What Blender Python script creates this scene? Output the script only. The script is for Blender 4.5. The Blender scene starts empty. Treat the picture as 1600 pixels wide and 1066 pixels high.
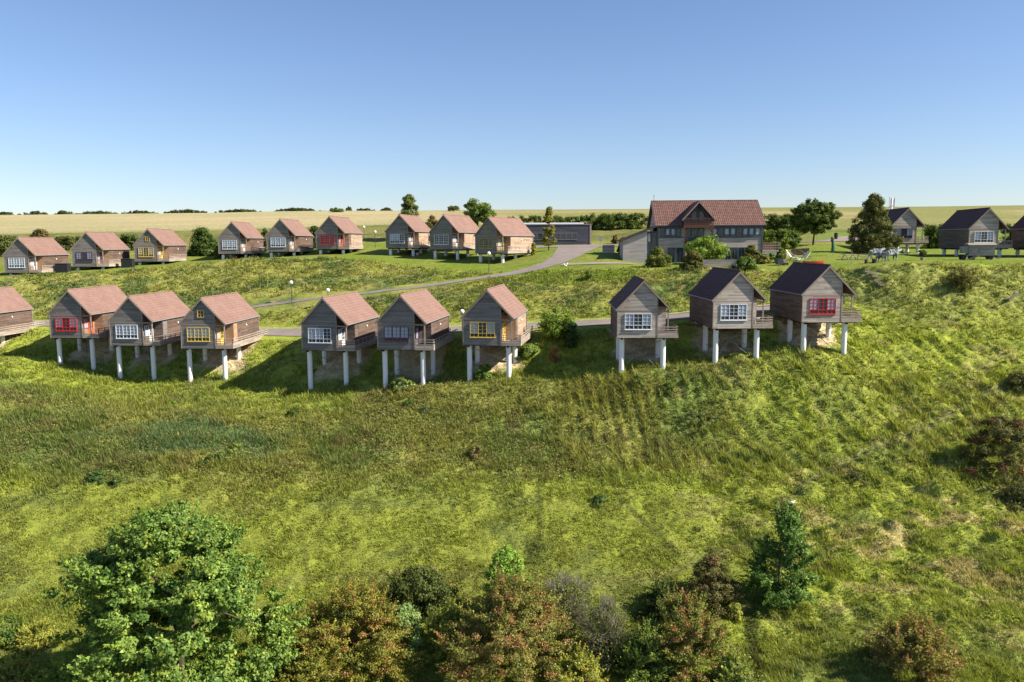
import bpy, math, random
import numpy as np
from mathutils import Matrix, Vector
R = math.radians
random.seed(7)
SC = bpy.context.scene
COL = SC.collection

# ------------------------------------------------------------------ camera
F, PITCH, ROLL = 1278.46, R(6.747), R(-0.2826)      # focal length in 1600-px units
cam = bpy.data.cameras.new("camera"); camo = bpy.data.objects.new("camera", cam); COL.objects.link(camo)
cam.sensor_width = 36.0; cam.lens = 36.0 * F / 1600.0; cam.clip_start = 0.5; cam.clip_end = 9000
cp, sp, cr, sr = math.cos(PITCH), math.sin(PITCH), math.cos(ROLL), math.sin(ROLL)
rx_, up_, fw_ = Vector((1, 0, 0)), Vector((0, sp, cp)), Vector((0, cp, -sp))
ax, ay, az = rx_ * cr + up_ * sr, -rx_ * sr + up_ * cr, -fw_
M3 = Matrix((ax, ay, az)).transposed()
camo.matrix_world = M3.to_4x4()
SC.camera = camo

# ------------------------------------------------------------------ world, sun, exposure
SUN_AZ, SUN_EL = R(103.5), R(38)
w = bpy.data.worlds.new("World"); SC.world = w; w.use_nodes = True
nt = w.node_tree; nt.nodes.clear()
sky = nt.nodes.new("ShaderNodeTexSky"); sky.sky_type = 'NISHITA'; sky.sun_disc = False
sky.sun_elevation = SUN_EL; sky.sun_rotation = SUN_AZ; sky.air_density = 1.0; sky.dust_density = 0.25; sky.ozone_density = 3.6; sky.altitude = 100
bg = nt.nodes.new("ShaderNodeBackground"); bg.inputs[1].default_value = 0.066
wo = nt.nodes.new("ShaderNodeOutputWorld")
tn = nt.nodes.new("ShaderNodeMix"); tn.data_type = 'RGBA'; tn.blend_type = 'MULTIPLY'; tn.inputs[0].default_value = 1.0; tn.inputs[7].default_value = (.98, .965, 1.06, 1)
nt.links.new(sky.outputs[0], tn.inputs[6]); nt.links.new(tn.outputs[2], bg.inputs[0]); nt.links.new(bg.outputs[0], wo.inputs[0])
sl = bpy.data.lights.new("sun", 'SUN'); sl.energy = 4.6; sl.angle = R(0.5); sl.color = (1.0, 0.90, 0.76)
so = bpy.data.objects.new("sun", sl); COL.objects.link(so)
S = Vector((math.sin(SUN_AZ) * math.cos(SUN_EL), math.cos(SUN_AZ) * math.cos(SUN_EL), math.sin(SUN_EL)))
so.rotation_euler = S.to_track_quat('Z', 'Y').to_euler()
SC.view_settings.view_transform = 'Standard'; SC.view_settings.look = 'None'
SC.view_settings.exposure = 1.1; SC.view_settings.gamma = 1.0
try: SC.view_settings.use_curve_mapping = False
except Exception: pass
SC.cycles.max_bounces = 5; SC.cycles.diffuse_bounces = 2; SC.cycles.glossy_bounces = 2
SC.cycles.transmission_bounces = 3; SC.cycles.transparent_max_bounces = 4

# ------------------------------------------------------------------ pixel <-> place helpers (photo pixels, 1600 wide)
def ray(px, py):
    dx, dy = px - 800.0, py - 533.0
    a, b = dx * cr + dy * sr, -dx * sr + dy * cr
    X, Y = a / F, -b / F
    return np.array([X, cp + sp * Y, -sp + cp * Y])
def at(px, py, d):
    v = ray(px, py); return v * (d / v[1])
def zc(px, py, d): return float(at(px, py, d)[2])

# ------------------------------------------------------------------ terrain: profiles from valley to skyline
# rows: 0 near,1 frame bottom,2 valley,3 lower slope,4 mid slope,5 stilt foot,6 under house,7 road front,8 road back,
#       9 mid bank,10 lawn edge,11 terrace,12 terrace back,13 field edge,14 field,15 skyline,16,17 beyond
def colm(px, foot, mid, roadf, roadb, bank, edge, terr, back, fld, sky_y, low=0.0):
    """each = (d, py) or (d, None, z)"""
    def g(t): return (t[0], t[2]) if len(t) == 3 else (t[0], zc(px, t[1], t[0]))
    r = [(22, -29.5 + low), (47, -26.4 + low), (56, -24.6 + low), (67, zc(px, 782, 67)), (76, zc(px, 690, 76))]
    r += [g(foot), g(mid), g(roadf), g(roadb), g(bank), g(edge), g(terr), g(back), g(fld)]
    z13 = r[-1][1]; z15 = zc(px, sky_y, 420)
    r += [(275, z13 + (z15 - z13) * .45), (420, z15), (900, z15 - 8), (4200, z15 - 60)]
    return [px, [q[0] for q in r], [q[1] for q in r]]
CP = [
 colm(-300, (96, 560), (103, None, -13.0), (112, None, -10.2), (117, None, -10.1), (126, None, -8.6), (133, None, -6.0), (140, None, -5.6), (160, None, -4.6), (182, 370), 341),
 colm(20,  (99, 563), (104, None, -13.0), (111, None, -10.8), (116, None, -10.6), (126, None, -8.6), (134, 432), (140, 429), (157, None, -3.6), (180, 366), 338),
 colm(120, (99.3, 576), (103.8, None, -13.2), (109.2, None, -10.8), (114, None, -10.6), (124, None, -8.3), (136, 426), (142, 422), (160, None, -2.6), (180, 364), 337),
 colm(230, (96.6, 593), (101.2, None, -13.7), (106.6, None, -11.4), (111.5, None, -11.1), (122, None, -8.3), (138, 420), (148, 414), (163, None, -1.9), (180, 362), 336),
 colm(330, (94.2, 598), (99, None, -13.9), (104.5, None, -11.5), (109.5, None, -11.1), (121, None, -7.8), (142, 410), (152, 407), (167, None, -1.0), (180, 360), 335),
 colm(430, (92.5, 601), (97, None, -13.8), (102.5, None, -11.5), (108, None, -11.0), (119, None, -7.2), (141, 403), (150, 402), (166, None, -.5), (181, 357), 333),
 colm(525, (89.8, 604), (94.3, None, -13.5), (99.8, None, -11.2), (104.5, None, -10.8), (116, 463), (139, 403), (148, 397), (165, None, -.1), (185, 354), 332),
 colm(640, (86.6, 602), (91, 582), (96.4, None, -10.7), (101, None, -10.4), (116, 451), (133, 414), (147, 398), (163, None, -.1), (185, 351), 332),
 colm(765, (85.2, 593), (89.8, 564), (95.3, None, -10.15), (100, None, -9.9), (112, 446), (124, 425), (135.5, 410), (158, None, -.9), (185, 352), 330.5),
 colm(880, (84, 590), (88.5, None, -12.6), (94, None, -9.7), (99, None, -9.4), (107, 455), (120, 420), (140, 393), (166, 382), (188, 357), 330),
 colm(940, (83.5, 586), (88, None, -12.2), (93, None, -9.4), (98, None, -9.1), (105, 452), (116, 420), (136, 395), (166, 383), (188, 357), 329.5),
 colm(1010, (82.7, 581), (87.5, 556), (92.8, None, -9.1), (97.5, None, -8.8), (103, 450), (112, 420), (128, 410), (158, None, -.7), (185, 358), 329),
 colm(1150, (83, 566), (87.9, 541), (93, None, -8.2), (97.5, None, -7.8), (101.5, 448), (108, 419), (125, 408), (156, None, -1.0), (185, 360), 327),
 colm(1285, (84, 549), (88.8, 526), (94, None, -7.7), (97.5, 479), (101, 450), (105, 420), (120, 400.5), (150, 383), (176, 363), 326),
 colm(1420, (86, 565), (88.8, 538), (91.4, 508), (94, 480), (97, 446), (101, 413), (122, 402), (150, None, -1.3), (174, 362), 325.2),
 colm(1600, (84, 586), (87, 556), (90, 523), (93, 490), (96.5, 446), (100, 411.5), (120, 401), (150, None, -1.2), (170, 362), 323),
 colm(1900, (83, 592), (86, 560), (89, 530), (92, 495), (96, 450), (100, 411), (120, 400), (150, None, -1.2), (170, 362), 321),
]
CU = np.array([(c[0] - 800) / F for c in CP]); CD = np.array([c[1] for c in CP], float); CZ = np.array([c[2] for c in CP], float)
def pslopes(x, y):                       # Fritsch-Carlson along last axis
    h = np.diff(x, axis=-1); dl = np.diff(y, axis=-1) / h
    m = np.zeros_like(y)
    w1 = 2 * h[..., 1:] + h[..., :-1]; w2 = h[..., 1:] + 2 * h[..., :-1]
    ok = dl[..., :-1] * dl[..., 1:] > 0
    a = np.where(ok, dl[..., :-1], 1); b = np.where(ok, dl[..., 1:], 1)
    m[..., 1:-1] = np.where(ok, (w1 + w2) / (w1 / a + w2 / b), 0)
    m[..., 0] = dl[..., 0]; m[..., -1] = dl[..., -1]
    return m
def herm(x0, x1, y0, y1, m0, m1, x):
    h = x1 - x0; t = (x - x0) / h
    return ((1 + 2 * t) * (1 - t) ** 2) * y0 + t * (1 - t) ** 2 * h * m0 + t * t * (3 - 2 * t) * y1 + t * t * (t - 1) * h * m1
_MD = pslopes(np.broadcast_to(CU, (18, len(CU))).copy(), CD.T.copy()).T
_MZ = pslopes(np.broadcast_to(CU, (18, len(CU))).copy(), CZ.T.copy()).T
def rows(u):
    u = np.clip(u, CU[0], CU[-1]); i = np.clip(np.searchsorted(CU, u) - 1, 0, len(CU) - 2)
    a, b, uu = CU[i][:, None], CU[i + 1][:, None], u[:, None]
    return herm(a, b, CD[i], CD[i + 1], _MD[i], _MD[i + 1], uu), herm(a, b, CZ[i], CZ[i + 1], _MZ[i], _MZ[i + 1], uu)
def hsh(ix, iy, s):
    n = (ix.astype(np.int64) * 374761393 + iy.astype(np.int64) * 668265263 + s * 2147483647) & 0xffffffff
    n = ((n ^ (n >> 13)) * 1274126177) & 0xffffffff
    return ((n ^ (n >> 16)) & 0xffff) / 65535.0
def vn(x, y, s=0):
    ix, iy = np.floor(x), np.floor(y); fx, fy = x - ix, y - iy
    fx, fy = fx * fx * (3 - 2 * fx), fy * fy * (3 - 2 * fy)
    a, b, c, d = hsh(ix, iy, s), hsh(ix + 1, iy, s), hsh(ix, iy + 1, s), hsh(ix + 1, iy + 1, s)
    return (a + (b - a) * fx) * (1 - fy) + (c + (d - c) * fx) * fy
def fbm(x, y, s=0, o=4):
    v, a, t = 0, .5, 0
    for k in range(o):
        v = v + a * vn(x * 2 ** k + 17.3 * k, y * 2 ** k - 9.1 * k, s + k); t += a; a *= .55
    return v / t
def ss(a, b, x): t = np.clip((x - a) / (b - a), 0, 1); return t * t * (3 - 2 * t)
def ribphase(X, Y):
    q = ss(1060, 1180, X / Y * F + 800); w_ = 3.0 * vn(X * .4, Y * .3, 5)
    return (1 - q) * np.sin(X * 5.4 + w_) + q * np.sin((.89 * X + .45 * Y) * 4.3 + w_ * 1.2)
FLAT = []
def seg_dist(x, y, P):
    d = np.full(len(x), 1e9)
    for (ax_, ay_), (bx, by) in zip(P[:-1], P[1:]):
        vx, vy = bx - ax_, by - ay_; t = np.clip(((x - ax_) * vx + (y - ay_) * vy) / (vx * vx + vy * vy + 1e-9), 0, 1)
        d = np.minimum(d, np.hypot(x - ax_ - t * vx, y - ay_ - t * vy))
    return d
def terrain(x, y, smooth=False):
    """height, row parameter s, u for arrays x,y"""
    x = np.atleast_1d(np.asarray(x, float)); y = np.atleast_1d(np.asarray(y, float))
    zz = np.empty_like(x); sv = np.empty_like(x); uv = np.empty_like(x)
    for c0 in range(0, len(x), 60000):
        q = slice(c0, c0 + 60000); X, Y = x[q], y[q]; u = X / Y
        D, Z = rows(u); yy = np.clip(Y, D[:, 0], D[:, -1] - 1e-3)
        m = pslopes(D, Z); i = np.clip((D <= yy[:, None]).sum(1) - 1, 0, 16); n = np.arange(len(X))
        z = herm(D[n, i], D[n, i + 1], Z[n, i], Z[n, i + 1], m[n, i], m[n, i + 1], yy)
        s = i + (yy - D[n, i]) / (D[n, i + 1] - D[n, i])
        px = u * F + 800
        rough = ss(.5, 1.5, s) * (1 - ss(9.75, 10.1, s)) * (1 - ss(6.6, 6.9, s) * (1 - ss(8.1, 8.5, s)) * (1 - ss(1230, 1290, px)))
        amp = rough * (.5 + .5 * ss(900, 1250, px))
        h = (fbm(X * .35, Y * .35, 3, 4) - .5) * .9 * rough
        # hummocks, drawn out down-slope to the right
        xr, yr = X * .86 - Y * .5, X * .5 + Y * .86
        h += (fbm(xr * .5, yr * 1.15, 11, 3) - .5) * 1.15 * amp * ss(880, 1150, px)
        tk = vn(xr * 1.1, yr * 1.9, 13); h += (tk ** 1.5 - .4) * .42 * ss(1130, 1290, px) * ss(.8, 1.3, s) * (1 - ss(5.0, 6.2, s))
        rib = ss(840, 900, px) * (1 - .25 * ss(1150, 1300, px)) * ss(3.0, 4.2, s) * (1 - ss(5 + 1.3 * ss(1300, 1380, px), 5.4 + 1.6 * ss(1300, 1380, px), s))
        h += .16 * rib * ribphase(X, Y) * vn(X * .5, Y * .35, 8)
        h += (vn(X * 1.7, Y * 1.7, 21) - .5) * .14 * rough
        if smooth: h = 0
        else:
            for P, w_ in FLAT:
                xs = [p[0] for p in P]; ys = [p[1] for p in P]
                c_ = np.nonzero((X > min(xs) - 4) & (X < max(xs) + 4) & (Y > min(ys) - 4) & (Y < max(ys) + 4))[0]
                if len(c_): h[c_] = h[c_] * ss(w_, w_ + 1.8, seg_dist(X[c_], Y[c_], P))
        zz[q] = z + h; sv[q] = s; uv[q] = u
    return zz, sv, uv
def H(x, y): return float(terrain([x], [y])[0][0])
def gpx(px, py, lo=40.0, hi=400.0, smooth=False):
    """first place where the sight line through a photo pixel meets the ground"""
    v = ray(px, py); ds = np.concatenate([np.linspace(lo, 240, 1400), np.linspace(240.5, hi, 300)])
    P = v[None, :] * (ds / v[1])[:, None]; z = terrain(P[:, 0], P[:, 1], smooth)[0]
    b = np.nonzero(P[:, 2] <= z)[0]; i = b[0] if len(b) else -1
    return Vector((P[i, 0], P[i, 1], z[i]))

# ------------------------------------------------------------------ mesh helpers
def link(o, parent=None):
    COL.objects.link(o)
    if parent is not None: o.parent = parent
    return o
def tag(o, label=None, cat=None, group=None, kind=None):
    if label: o["label"] = label
    if cat: o["category"] = cat
    if group: o["group"] = group
    if kind: o["kind"] = kind
    return o
def empty(name, loc=(0, 0, 0), rz=0.0):
    o = bpy.data.objects.new(name, None); o.location = loc; o.rotation_euler = (0, 0, rz); o.empty_display_size = .3
    return link(o)
class MB:
    def __init__(s): s.v = []; s.f = []
    def add(s, vs, fs):
        n = len(s.v); s.v += [tuple(q) for q in vs]; s.f += [tuple(n + i for i in f) for f in fs]; return s
    def box(s, x0, x1, y0, y1, z0, z1):
        return s.add([(x0, y0, z0), (x1, y0, z0), (x1, y1, z0), (x0, y1, z0), (x0, y0, z1), (x1, y0, z1), (x1, y1, z1), (x0, y1, z1)],
                     [(0, 3, 2, 1), (4, 5, 6, 7), (0, 1, 5, 4), (1, 2, 6, 5), (2, 3, 7, 6), (3, 0, 4, 7)])
    def prism(s, poly, y0, y1, axis='y'):
        n = len(poly)
        if axis == 'y': A = [(p[0], y0, p[1]) for p in poly]; B = [(p[0], y1, p[1]) for p in poly]
        elif axis == 'x': A = [(y0, p[0], p[1]) for p in poly]; B = [(y1, p[0], p[1]) for p in poly]
        else: A = [(p[0], p[1], y0) for p in poly]; B = [(p[0], p[1], y1) for p in poly]
        return s.add(A + B, [tuple(range(n)), tuple(range(2 * n - 1, n - 1, -1))] + [(i, i + n, (i + 1) % n + n, (i + 1) % n) for i in range(n)])
    def tube(s, pts, rad, n=8, cap=True):
        pts = [Vector(p) for p in pts]; rad = rad if isinstance(rad, (list, tuple)) else [rad] * len(pts); R_ = []
        for i, p in enumerate(pts):
            t = (pts[min(i + 1, len(pts) - 1)] - pts[max(i - 1, 0)]).normalized()
            a = t.orthogonal().normalized() if abs(t.z) > .95 else t.cross(Vector((0, 0, 1))).normalized(); b = t.cross(a)
            R_ += [p + (a * math.cos(6.2832 * k / n) + b * math.sin(6.2832 * k / n)) * rad[i] for k in range(n)]
        fs = [(i * n + k, i * n + (k + 1) % n, (i + 1) * n + (k + 1) % n, (i + 1) * n + k) for i in range(len(pts) - 1) for k in range(n)]
        if cap: fs += [tuple(range(n - 1, -1, -1)), tuple(range((len(pts) - 1) * n, len(pts) * n))]
        return s.add(R_, fs)
    def ball(s, c, r, n=10, m=7):
        rr = r if isinstance(r, tuple) else (r, r, r)
        vs = [(c[0], c[1], c[2] - rr[2])]
        for j in range(1, m):
            a = math.pi * j / m - math.pi / 2
            vs += [(c[0] + rr[0] * math.cos(a) * math.cos(6.2832 * k / n), c[1] + rr[1] * math.cos(a) * math.sin(6.2832 * k / n), c[2] + rr[2] * math.sin(a)) for k in range(n)]
        vs.append((c[0], c[1], c[2] + rr[2])); T = len(vs) - 1
        fs = [(0, 1 + (k + 1) % n, 1 + k) for k in range(n)]
        for j in range(m - 2): fs += [(1 + j * n + k, 1 + j * n + (k + 1) % n, 1 + (j + 1) * n + (k + 1) % n, 1 + (j + 1) * n + k) for k in range(n)]
        fs += [(1 + (m - 2) * n + k, 1 + (m - 2) * n + (k + 1) % n, T) for k in range(n)]
        return s.add(vs, fs)
    def mesh(s, name, mat, smooth=False):
        me = bpy.data.meshes.new(name); me.from_pydata(s.v, [], s.f); me.materials.append(mat)
        if smooth: me.polygons.foreach_set("use_smooth", [True] * len(me.polygons))
        me.update(); return me
    def build(s, name, mat, parent=None, smooth=False):
        return link(bpy.data.objects.new(name, s.mesh(name, mat, smooth)), parent)
def npmesh(name, V, Fc, mat, fcol=None, vcol=None, smooth=False):
    """V (n,3), Fc (m,k)"""
    me = bpy.data.meshes.new(name); n, m, k = len(V), len(Fc), Fc.shape[1]
    me.vertices.add(n); me.vertices.foreach_set("co", V.astype(np.float32).ravel())
    me.loops.add(m * k); me.loops.foreach_set("vertex_index", Fc.astype(np.int32).ravel())
    me.polygons.add(m); me.polygons.foreach_set("loop_start", np.arange(0, m * k, k, dtype=np.int32))
    me.polygons.foreach_set("loop_total", np.full(m, k, dtype=np.int32))
    if smooth: me.polygons.foreach_set("use_smooth", np.ones(m, dtype=bool))
    for dom, c in (('FACE', fcol), ('POINT', vcol)):
        if c is not None:
            a = me.attributes.new("Col", 'FLOAT_COLOR', dom)
            a.data.foreach_set("color", np.concatenate([c, np.ones((len(c), 1))], 1).astype(np.float32).ravel())
    me.update(calc_edges=True); me.materials.append(mat)
    return me

# ------------------------------------------------------------------ materials
class NT:
    def __init__(s, name, rough=.8, spec=.3):
        s.m = bpy.data.materials.new(name); s.m.use_nodes = True; s.t = s.m.node_tree; s.t.nodes.clear()
        s.out = s.n("OutputMaterial"); s.p = s.n("BsdfPrincipled"); s.p.inputs["Roughness"].default_value = rough
        s.p.inputs["Specular IOR Level"].default_value = spec; s.l(s.p.outputs[0], s.out.inputs[0])
    def n(s, k): return s.t.nodes.new("ShaderNode" + k)
    def l(s, a, b): s.t.links.new(a, b)
    def obj(s): return s.n("TexCoord").outputs["Object"]
    def sep(s, v): q = s.n("SeparateXYZ"); s.l(v, q.inputs[0]); return q.outputs
    def comb(s, x, y, z):
        q = s.n("CombineXYZ")
        for i, a in enumerate((x, y, z)):
            if hasattr(a, "default_value") or hasattr(a, "is_linked"): s.l(a, q.inputs[i])
            else: q.inputs[i].default_value = a
        return q.outputs[0]
    def math(s, op, a, b=None, c=None):
        q = s.n("Math"); q.operation = op
        for i, v in enumerate((a, b, c)):
            if v is None: continue
            if isinstance(v, (int, float)): q.inputs[i].default_value = v
            else: s.l(v, q.inputs[i])
        return q.outputs[0]
    def noise(s, v, scale, detail=3, rough=.55):
        q = s.n("TexNoise"); q.inputs["Scale"].default_value = scale; q.inputs["Detail"].default_value = detail; q.inputs["Roughness"].default_value = rough
        s.l(v, q.inputs["Vector"]); return q.outputs["Fac"]
    def white(s, v): q = s.n("TexWhiteNoise"); q.noise_dimensions = '3D'; s.l(v, q.inputs["Vector"]); return q.outputs["Value"]
    def ramp(s, f, stops):
        q = s.n("ValToRGB"); e = q.color_ramp.elements
        while len(e) < len(stops): e.new(.5)
        for i, (p, c) in enumerate(stops): e[i].position = p; e[i].color = (*c, 1)
        s.l(f, q.inputs[0]); return q.outputs[0]
    def mix(s, f, a, b, mode='MIX'):
        q = s.n("Mix"); q.data_type = 'RGBA'; q.blend_type = mode
        for i, v in ((0, f), (6, a), (7, b)):
            if isinstance(v, (int, float)): q.inputs[i].default_value = v
            elif isinstance(v, tuple): q.inputs[i].default_value = (*v, 1)
            else: s.l(v, q.inputs[i])
        return q.outputs[2]
    def base(s, c):
        if isinstance(c, tuple): s.p.inputs["Base Color"].default_value = (*c, 1)
        else: s.l(c, s.p.inputs["Base Color"])
    def bump(s, h, st=.4, dist=.02):
        q = s.n("Bump"); q.inputs["Strength"].default_value = st; q.inputs["Distance"].default_value = dist
        s.l(h, q.inputs["Height"]); s.l(q.outputs[0], s.p.inputs["Normal"])
def plain(name, c, rough=.7, spec=.3, var=.12, scale=3):
    t = NT(name, rough, spec); v = t.noise(t.obj(), scale, 4)
    t.base(t.mix(v, tuple(x * (1 - var) for x in c), tuple(min(1, x * (1 + var)) for x in c))); return t.m
def wood(name, dark, light, board=.15, gap=.25):
    t = NT(name, .85, .15); o = t.obj(); x, y, z = t.sep(o)[:3]
    row = t.math('DIVIDE', z, board); rid = t.math('FLOOR', row); fr = t.math('FRACT', row)
    along = t.math('ADD', x, y); info = t.n("ObjectInfo").outputs["Random"]
    off = t.math('MULTIPLY', t.white(t.comb(rid, info, 2.0)), 2.4)
    bid = t.math('FLOOR', t.math('DIVIDE', t.math('ADD', along, off), 2.4))
    rnd = t.white(t.comb(rid, bid, info))
    gr = t.noise(t.comb(t.math('MULTIPLY', along, .5), t.math('MULTIPLY', info, 40), t.math('MULTIPLY', z, 9)), 1.6, 4)
    st = t.noise(t.comb(t.math('MULTIPLY', along, 1.0), t.math('MULTIPLY', info, 60), t.math('MULTIPLY', z, .7)), .7, 3)
    f = t.math('ADD', t.math('MULTIPLY', rnd, .42), t.math('MULTIPLY', t.math('ADD', gr, t.math('MULTIPLY', st, 1.2)), .30))
    c = t.ramp(f, [(.15, dark), (.85, light)])
    g = t.math('LESS_THAN', fr, .10)
    c = t.mix(t.math('MULTIPLY', g, gap), c, tuple(q * .25 for q in dark))
    t.base(c); t.bump(t.math('ADD', t.math('MULTIPLY', g, -1.0), t.math('MULTIPLY', gr, .3)), .5, .015); return t.m
def tiles(name, a, b, m):
    t = NT(name, .75, .3); o = t.obj(); x, y, z = t.sep(o)[:3]
    rid = t.math('FLOOR', t.math('DIVIDE', z, .264)); cid = t.math('FLOOR', t.math('DIVIDE', y, .30)); info = t.n("ObjectInfo").outputs["Random"]
    r = t.white(t.comb(rid, cid, info)); big = t.noise(o, .6, 3)
    f = t.math('ADD', t.math('MULTIPLY', r, .22), t.math('MULTIPLY', big, .6))
    c = t.ramp(f, [(.2, a), (.8, b)])
    mo = t.math('GREATER_THAN', t.noise(o, 2.2, 5, .7), .66)
    t.base(t.mix(t.math('MULTIPLY', mo, .22), c, m))
    wv = t.math('SINE', t.math('MULTIPLY', y, 20.9)); t.bump(wv, .6, .03); return t.m
MAT = {}
MAT['wood_dark'] = wood("weathered_dark_boards", (.11, .105, .108), (.26, .24, .225))
MAT['wood_mid'] = wood("grey_boards", (.21, .18, .155), (.56, .49, .43))
MAT['wood_brown'] = wood("brown_boards", (.065, .046, .038), (.20, .138, .108))
MAT['wood_pale'] = wood("straw_boards", (.22, .15, .10), (.50, .38, .28))
MAT['wood_shade'] = wood("brown_grey_boards", (.075, .058, .05), (.21, .165, .14))
MAT['wood_tan'] = wood("tan_boards", (.30, .19, .11), (.48, .32, .20))
MAT['deck'] = wood("deck_boards", (.22, .18, .15), (.50, .42, .35), .14, .5)
MAT['trim'] = plain("grey_trim_wood", (.30, .25, .215), .85, .15, .3)
MAT['tile_pink'] = tiles("pink_clay_tiles", (.20, .120, .095), (.29, .182, .148), (.15, .10, .085))
MAT['tile_dark'] = tiles("dark_brown_tiles", (.070, .038, .034), (.115, .062, .056), (.05, .035, .03))
MAT['tile_red'] = tiles("brown_red_tiles", (.21, .075, .05), (.34, .135, .092), (.14, .06, .045))
MAT['white_concrete'] = plain("pale_concrete", (.78, .78, .78), .8, .2, .16, 1.3)
MAT['metal'] = plain("grey_metal", (.25, .25, .25), .5, .5)
MAT['cable'] = plain("steel_cable", (.3, .29, .27), .5, .5)
MAT['dark'] = plain("dark_beam", (.03, .028, .026), .9, .1)
MAT['black'] = plain("black_plastic", (.02, .02, .022), .5, .4)
MAT['lampwhite'] = plain("white_globe", (.85, .85, .82), .35, .5, .03)
MAT['green_post'] = plain("dark_green_post", (.03, .07, .05), .5, .4)
def paint(n, c, r=.45): MAT[n] = plain(n + "_paint", c, r, .4, .06); return MAT[n]
paint('red', (.62, .022, .02)); paint('yellow', (.74, .54, .09)); paint('white', (.74, .78, .82)); paint('purple', (.09, .045, .075)); paint('olive_yellow', (.42, .36, .06))
paint('orange', (.70, .09, .02))
paint('teal', (.055, .085, .105)); paint('navy', (.05, .055, .075)); paint('brownwood', (.13, .055, .035)); paint('pinkgrey', (.42, .36, .35)); paint('canoe', (.6, .04, .02))
paint('cream', (.8, .78, .6)); paint('lime', (.6, .75, .4)); paint('parasol_green', (.01, .09, .07)); paint('blue', (.12, .25, .5))
t = NT("window_glass", .06, .6); t.base((.035, .045, .06)); MAT['glass'] = t.m
t = NT("clear_glass", .04, .5)
tr = t.n("BsdfTransparent"); mx = t.n("MixShader"); 
mx.inputs[0].default_value = .12; t.l(tr.outputs[0], mx.inputs[1]); t.l(t.p.outputs[0], mx.inputs[2]); t.l(mx.outputs[0], t.out.inputs[0])
t.base((.1, .12, .15)); MAT['clearglass'] = t.m
t = NT("curtain_cloth", .9, .1); x_ = t.sep(t.obj())[0]
t.base(t.ramp(t.math('MULTIPLY_ADD', t.math('SINE', t.math('MULTIPLY', x_, 55)), .5, .5), [(0, (.42, .50, .64)), (1, (.72, .79, .90))])); MAT['curtain'] = t.m
# foliage: leaf colour carried by the leaves themselves
def foliage(name, trans=.35, gloss=.012):
    t = NT(name, .6, .2); a = t.n("Attribute"); a.attribute_name = "Col"
    d = t.n("BsdfDiffuse"); tl = t.n("BsdfTranslucent"); gl = t.n("BsdfGlossy"); gl.inputs["Roughness"].default_value = .45
    m1, m2 = t.n("MixShader"), t.n("MixShader"); m1.inputs[0].default_value = trans; m2.inputs[0].default_value = gloss
    t.l(a.outputs["Color"], d.inputs[0]); t.l(t.mix(1.0, a.outputs["Color"], (1.0, 1.0, .55), 'MULTIPLY'), tl.inputs[0])
    t.l(d.outputs[0], m1.inputs[1]); t.l(tl.outputs[0], m1.inputs[2]); t.l(m1.outputs[0], m2.inputs[1]); t.l(gl.outputs[0], m2.inputs[2]); t.l(m2.outputs[0], t.out.inputs[0])
    return t.m
MAT['leaf'] = foliage("leaves"); MAT['grassblade'] = foliage("grass_blades", .42, .005)
MAT['bark'] = plain("bark", (.085, .07, .05), .9, .1, .4, 6)
t = NT("ground_cover", .95, .08); a = t.n("Attribute"); a.attribute_name = "Col"; o = t.obj()
n1 = t.noise(o, 1.1, 6, .7); n2 = t.noise(o, 5.5, 5, .75)
f = t.math('ADD', t.math('MULTIPLY', n1, .5), t.math('MULTIPLY', n2, .5))
t.base(t.mix(1.0, a.outputs["Color"], t.ramp(f, [(.34, (.50, .52, .50)), (.52, (1, 1, 1)), (.66, (1.45, 1.38, 1.25))]), 'MULTIPLY'))
t.bump(f, 1.0, .22); MAT['ground'] = t.m
def asphalt(n, c):
    t = NT(n, .9, .2); o = t.obj(); f = t.math('ADD', t.math('MULTIPLY', t.noise(o, .5, 4), .6), t.math('MULTIPLY', t.noise(o, 6, 4), .4))
    t.base(t.ramp(f, [(.35, tuple(q * .82 for q in c)), (.65, tuple(q * 1.15 for q in c))])); return t.m
MAT['road'] = asphalt("pale_asphalt", (.23, .195, .175)); MAT['path'] = asphalt("gravel_path", (.30, .26, .20)); MAT['kerb'] = plain("kerb_stone", (.35, .33, .3), .9, .1)

# ------------------------------------------------------------------ houses data (x, y, floor z, turn, length factor)
HD = {
 'L_red': (-53.53, 98.56, -11.05, 3.8, 1.0), 'L_white1': (-45.12, 96.20, -11.73, 3.7, 1.0), 'L_yel1': (-35.74, 93.82, -11.84, 3.5, 1.0),
 'L_white2': (-20.64, 89.03, -11.52, 9.4, 1.0), 'L_purp': (-11.74, 85.80, -11.08, 9.0, 1.0), 'L_yel2': (-2.59, 84.56, -10.50, 8.9, 1.0),
 'R1': (13.25, 82.07, -9.49, 3.2, 1.0), 'R2': (22.97, 82.38, -8.61, -0.6, 1.0), 'R3': (32.32, 83.33, -8.12, -0.1, 1.0),
 'U1': (-82.09, 137.03, -4.34, -0.8, 1.0), 'U2': (-72.17, 139.84, -3.46, -2.4, 1.0), 'U3': (-64.83, 146.99, -2.77, -0.5, 1.0),
 'U4': (-51.24, 151.12, -1.50, 0.4, 1.0), 'U5': (-41.50, 148.08, -1.13, 3.3, 1.0), 'U6': (-32.37, 146.81, -0.73, 7.3, 1.0),
 'U7': (-19.59, 144.50, -0.58, 11.6, 1.0), 'U8': (-11.47, 139.36, -0.84, 20.7, 1.0), 'U9': (-3.77, 133.96, -1.49, 29.2, 1.0),
 'X2': (69.45, 120.09, -0.96, 5.3, 1.0)}
HL = 10.89
def add_by(nm, P, local, rz, turn):    # place a house so that a roof point sits at P
    a = R(turn); X, Y = local
    HD[nm] = (P[0] - (X * math.cos(a) + Y * math.sin(a)), P[1] - (-X * math.sin(a) + Y * math.cos(a)), P[2] - rz, turn, 1.0)
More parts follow.
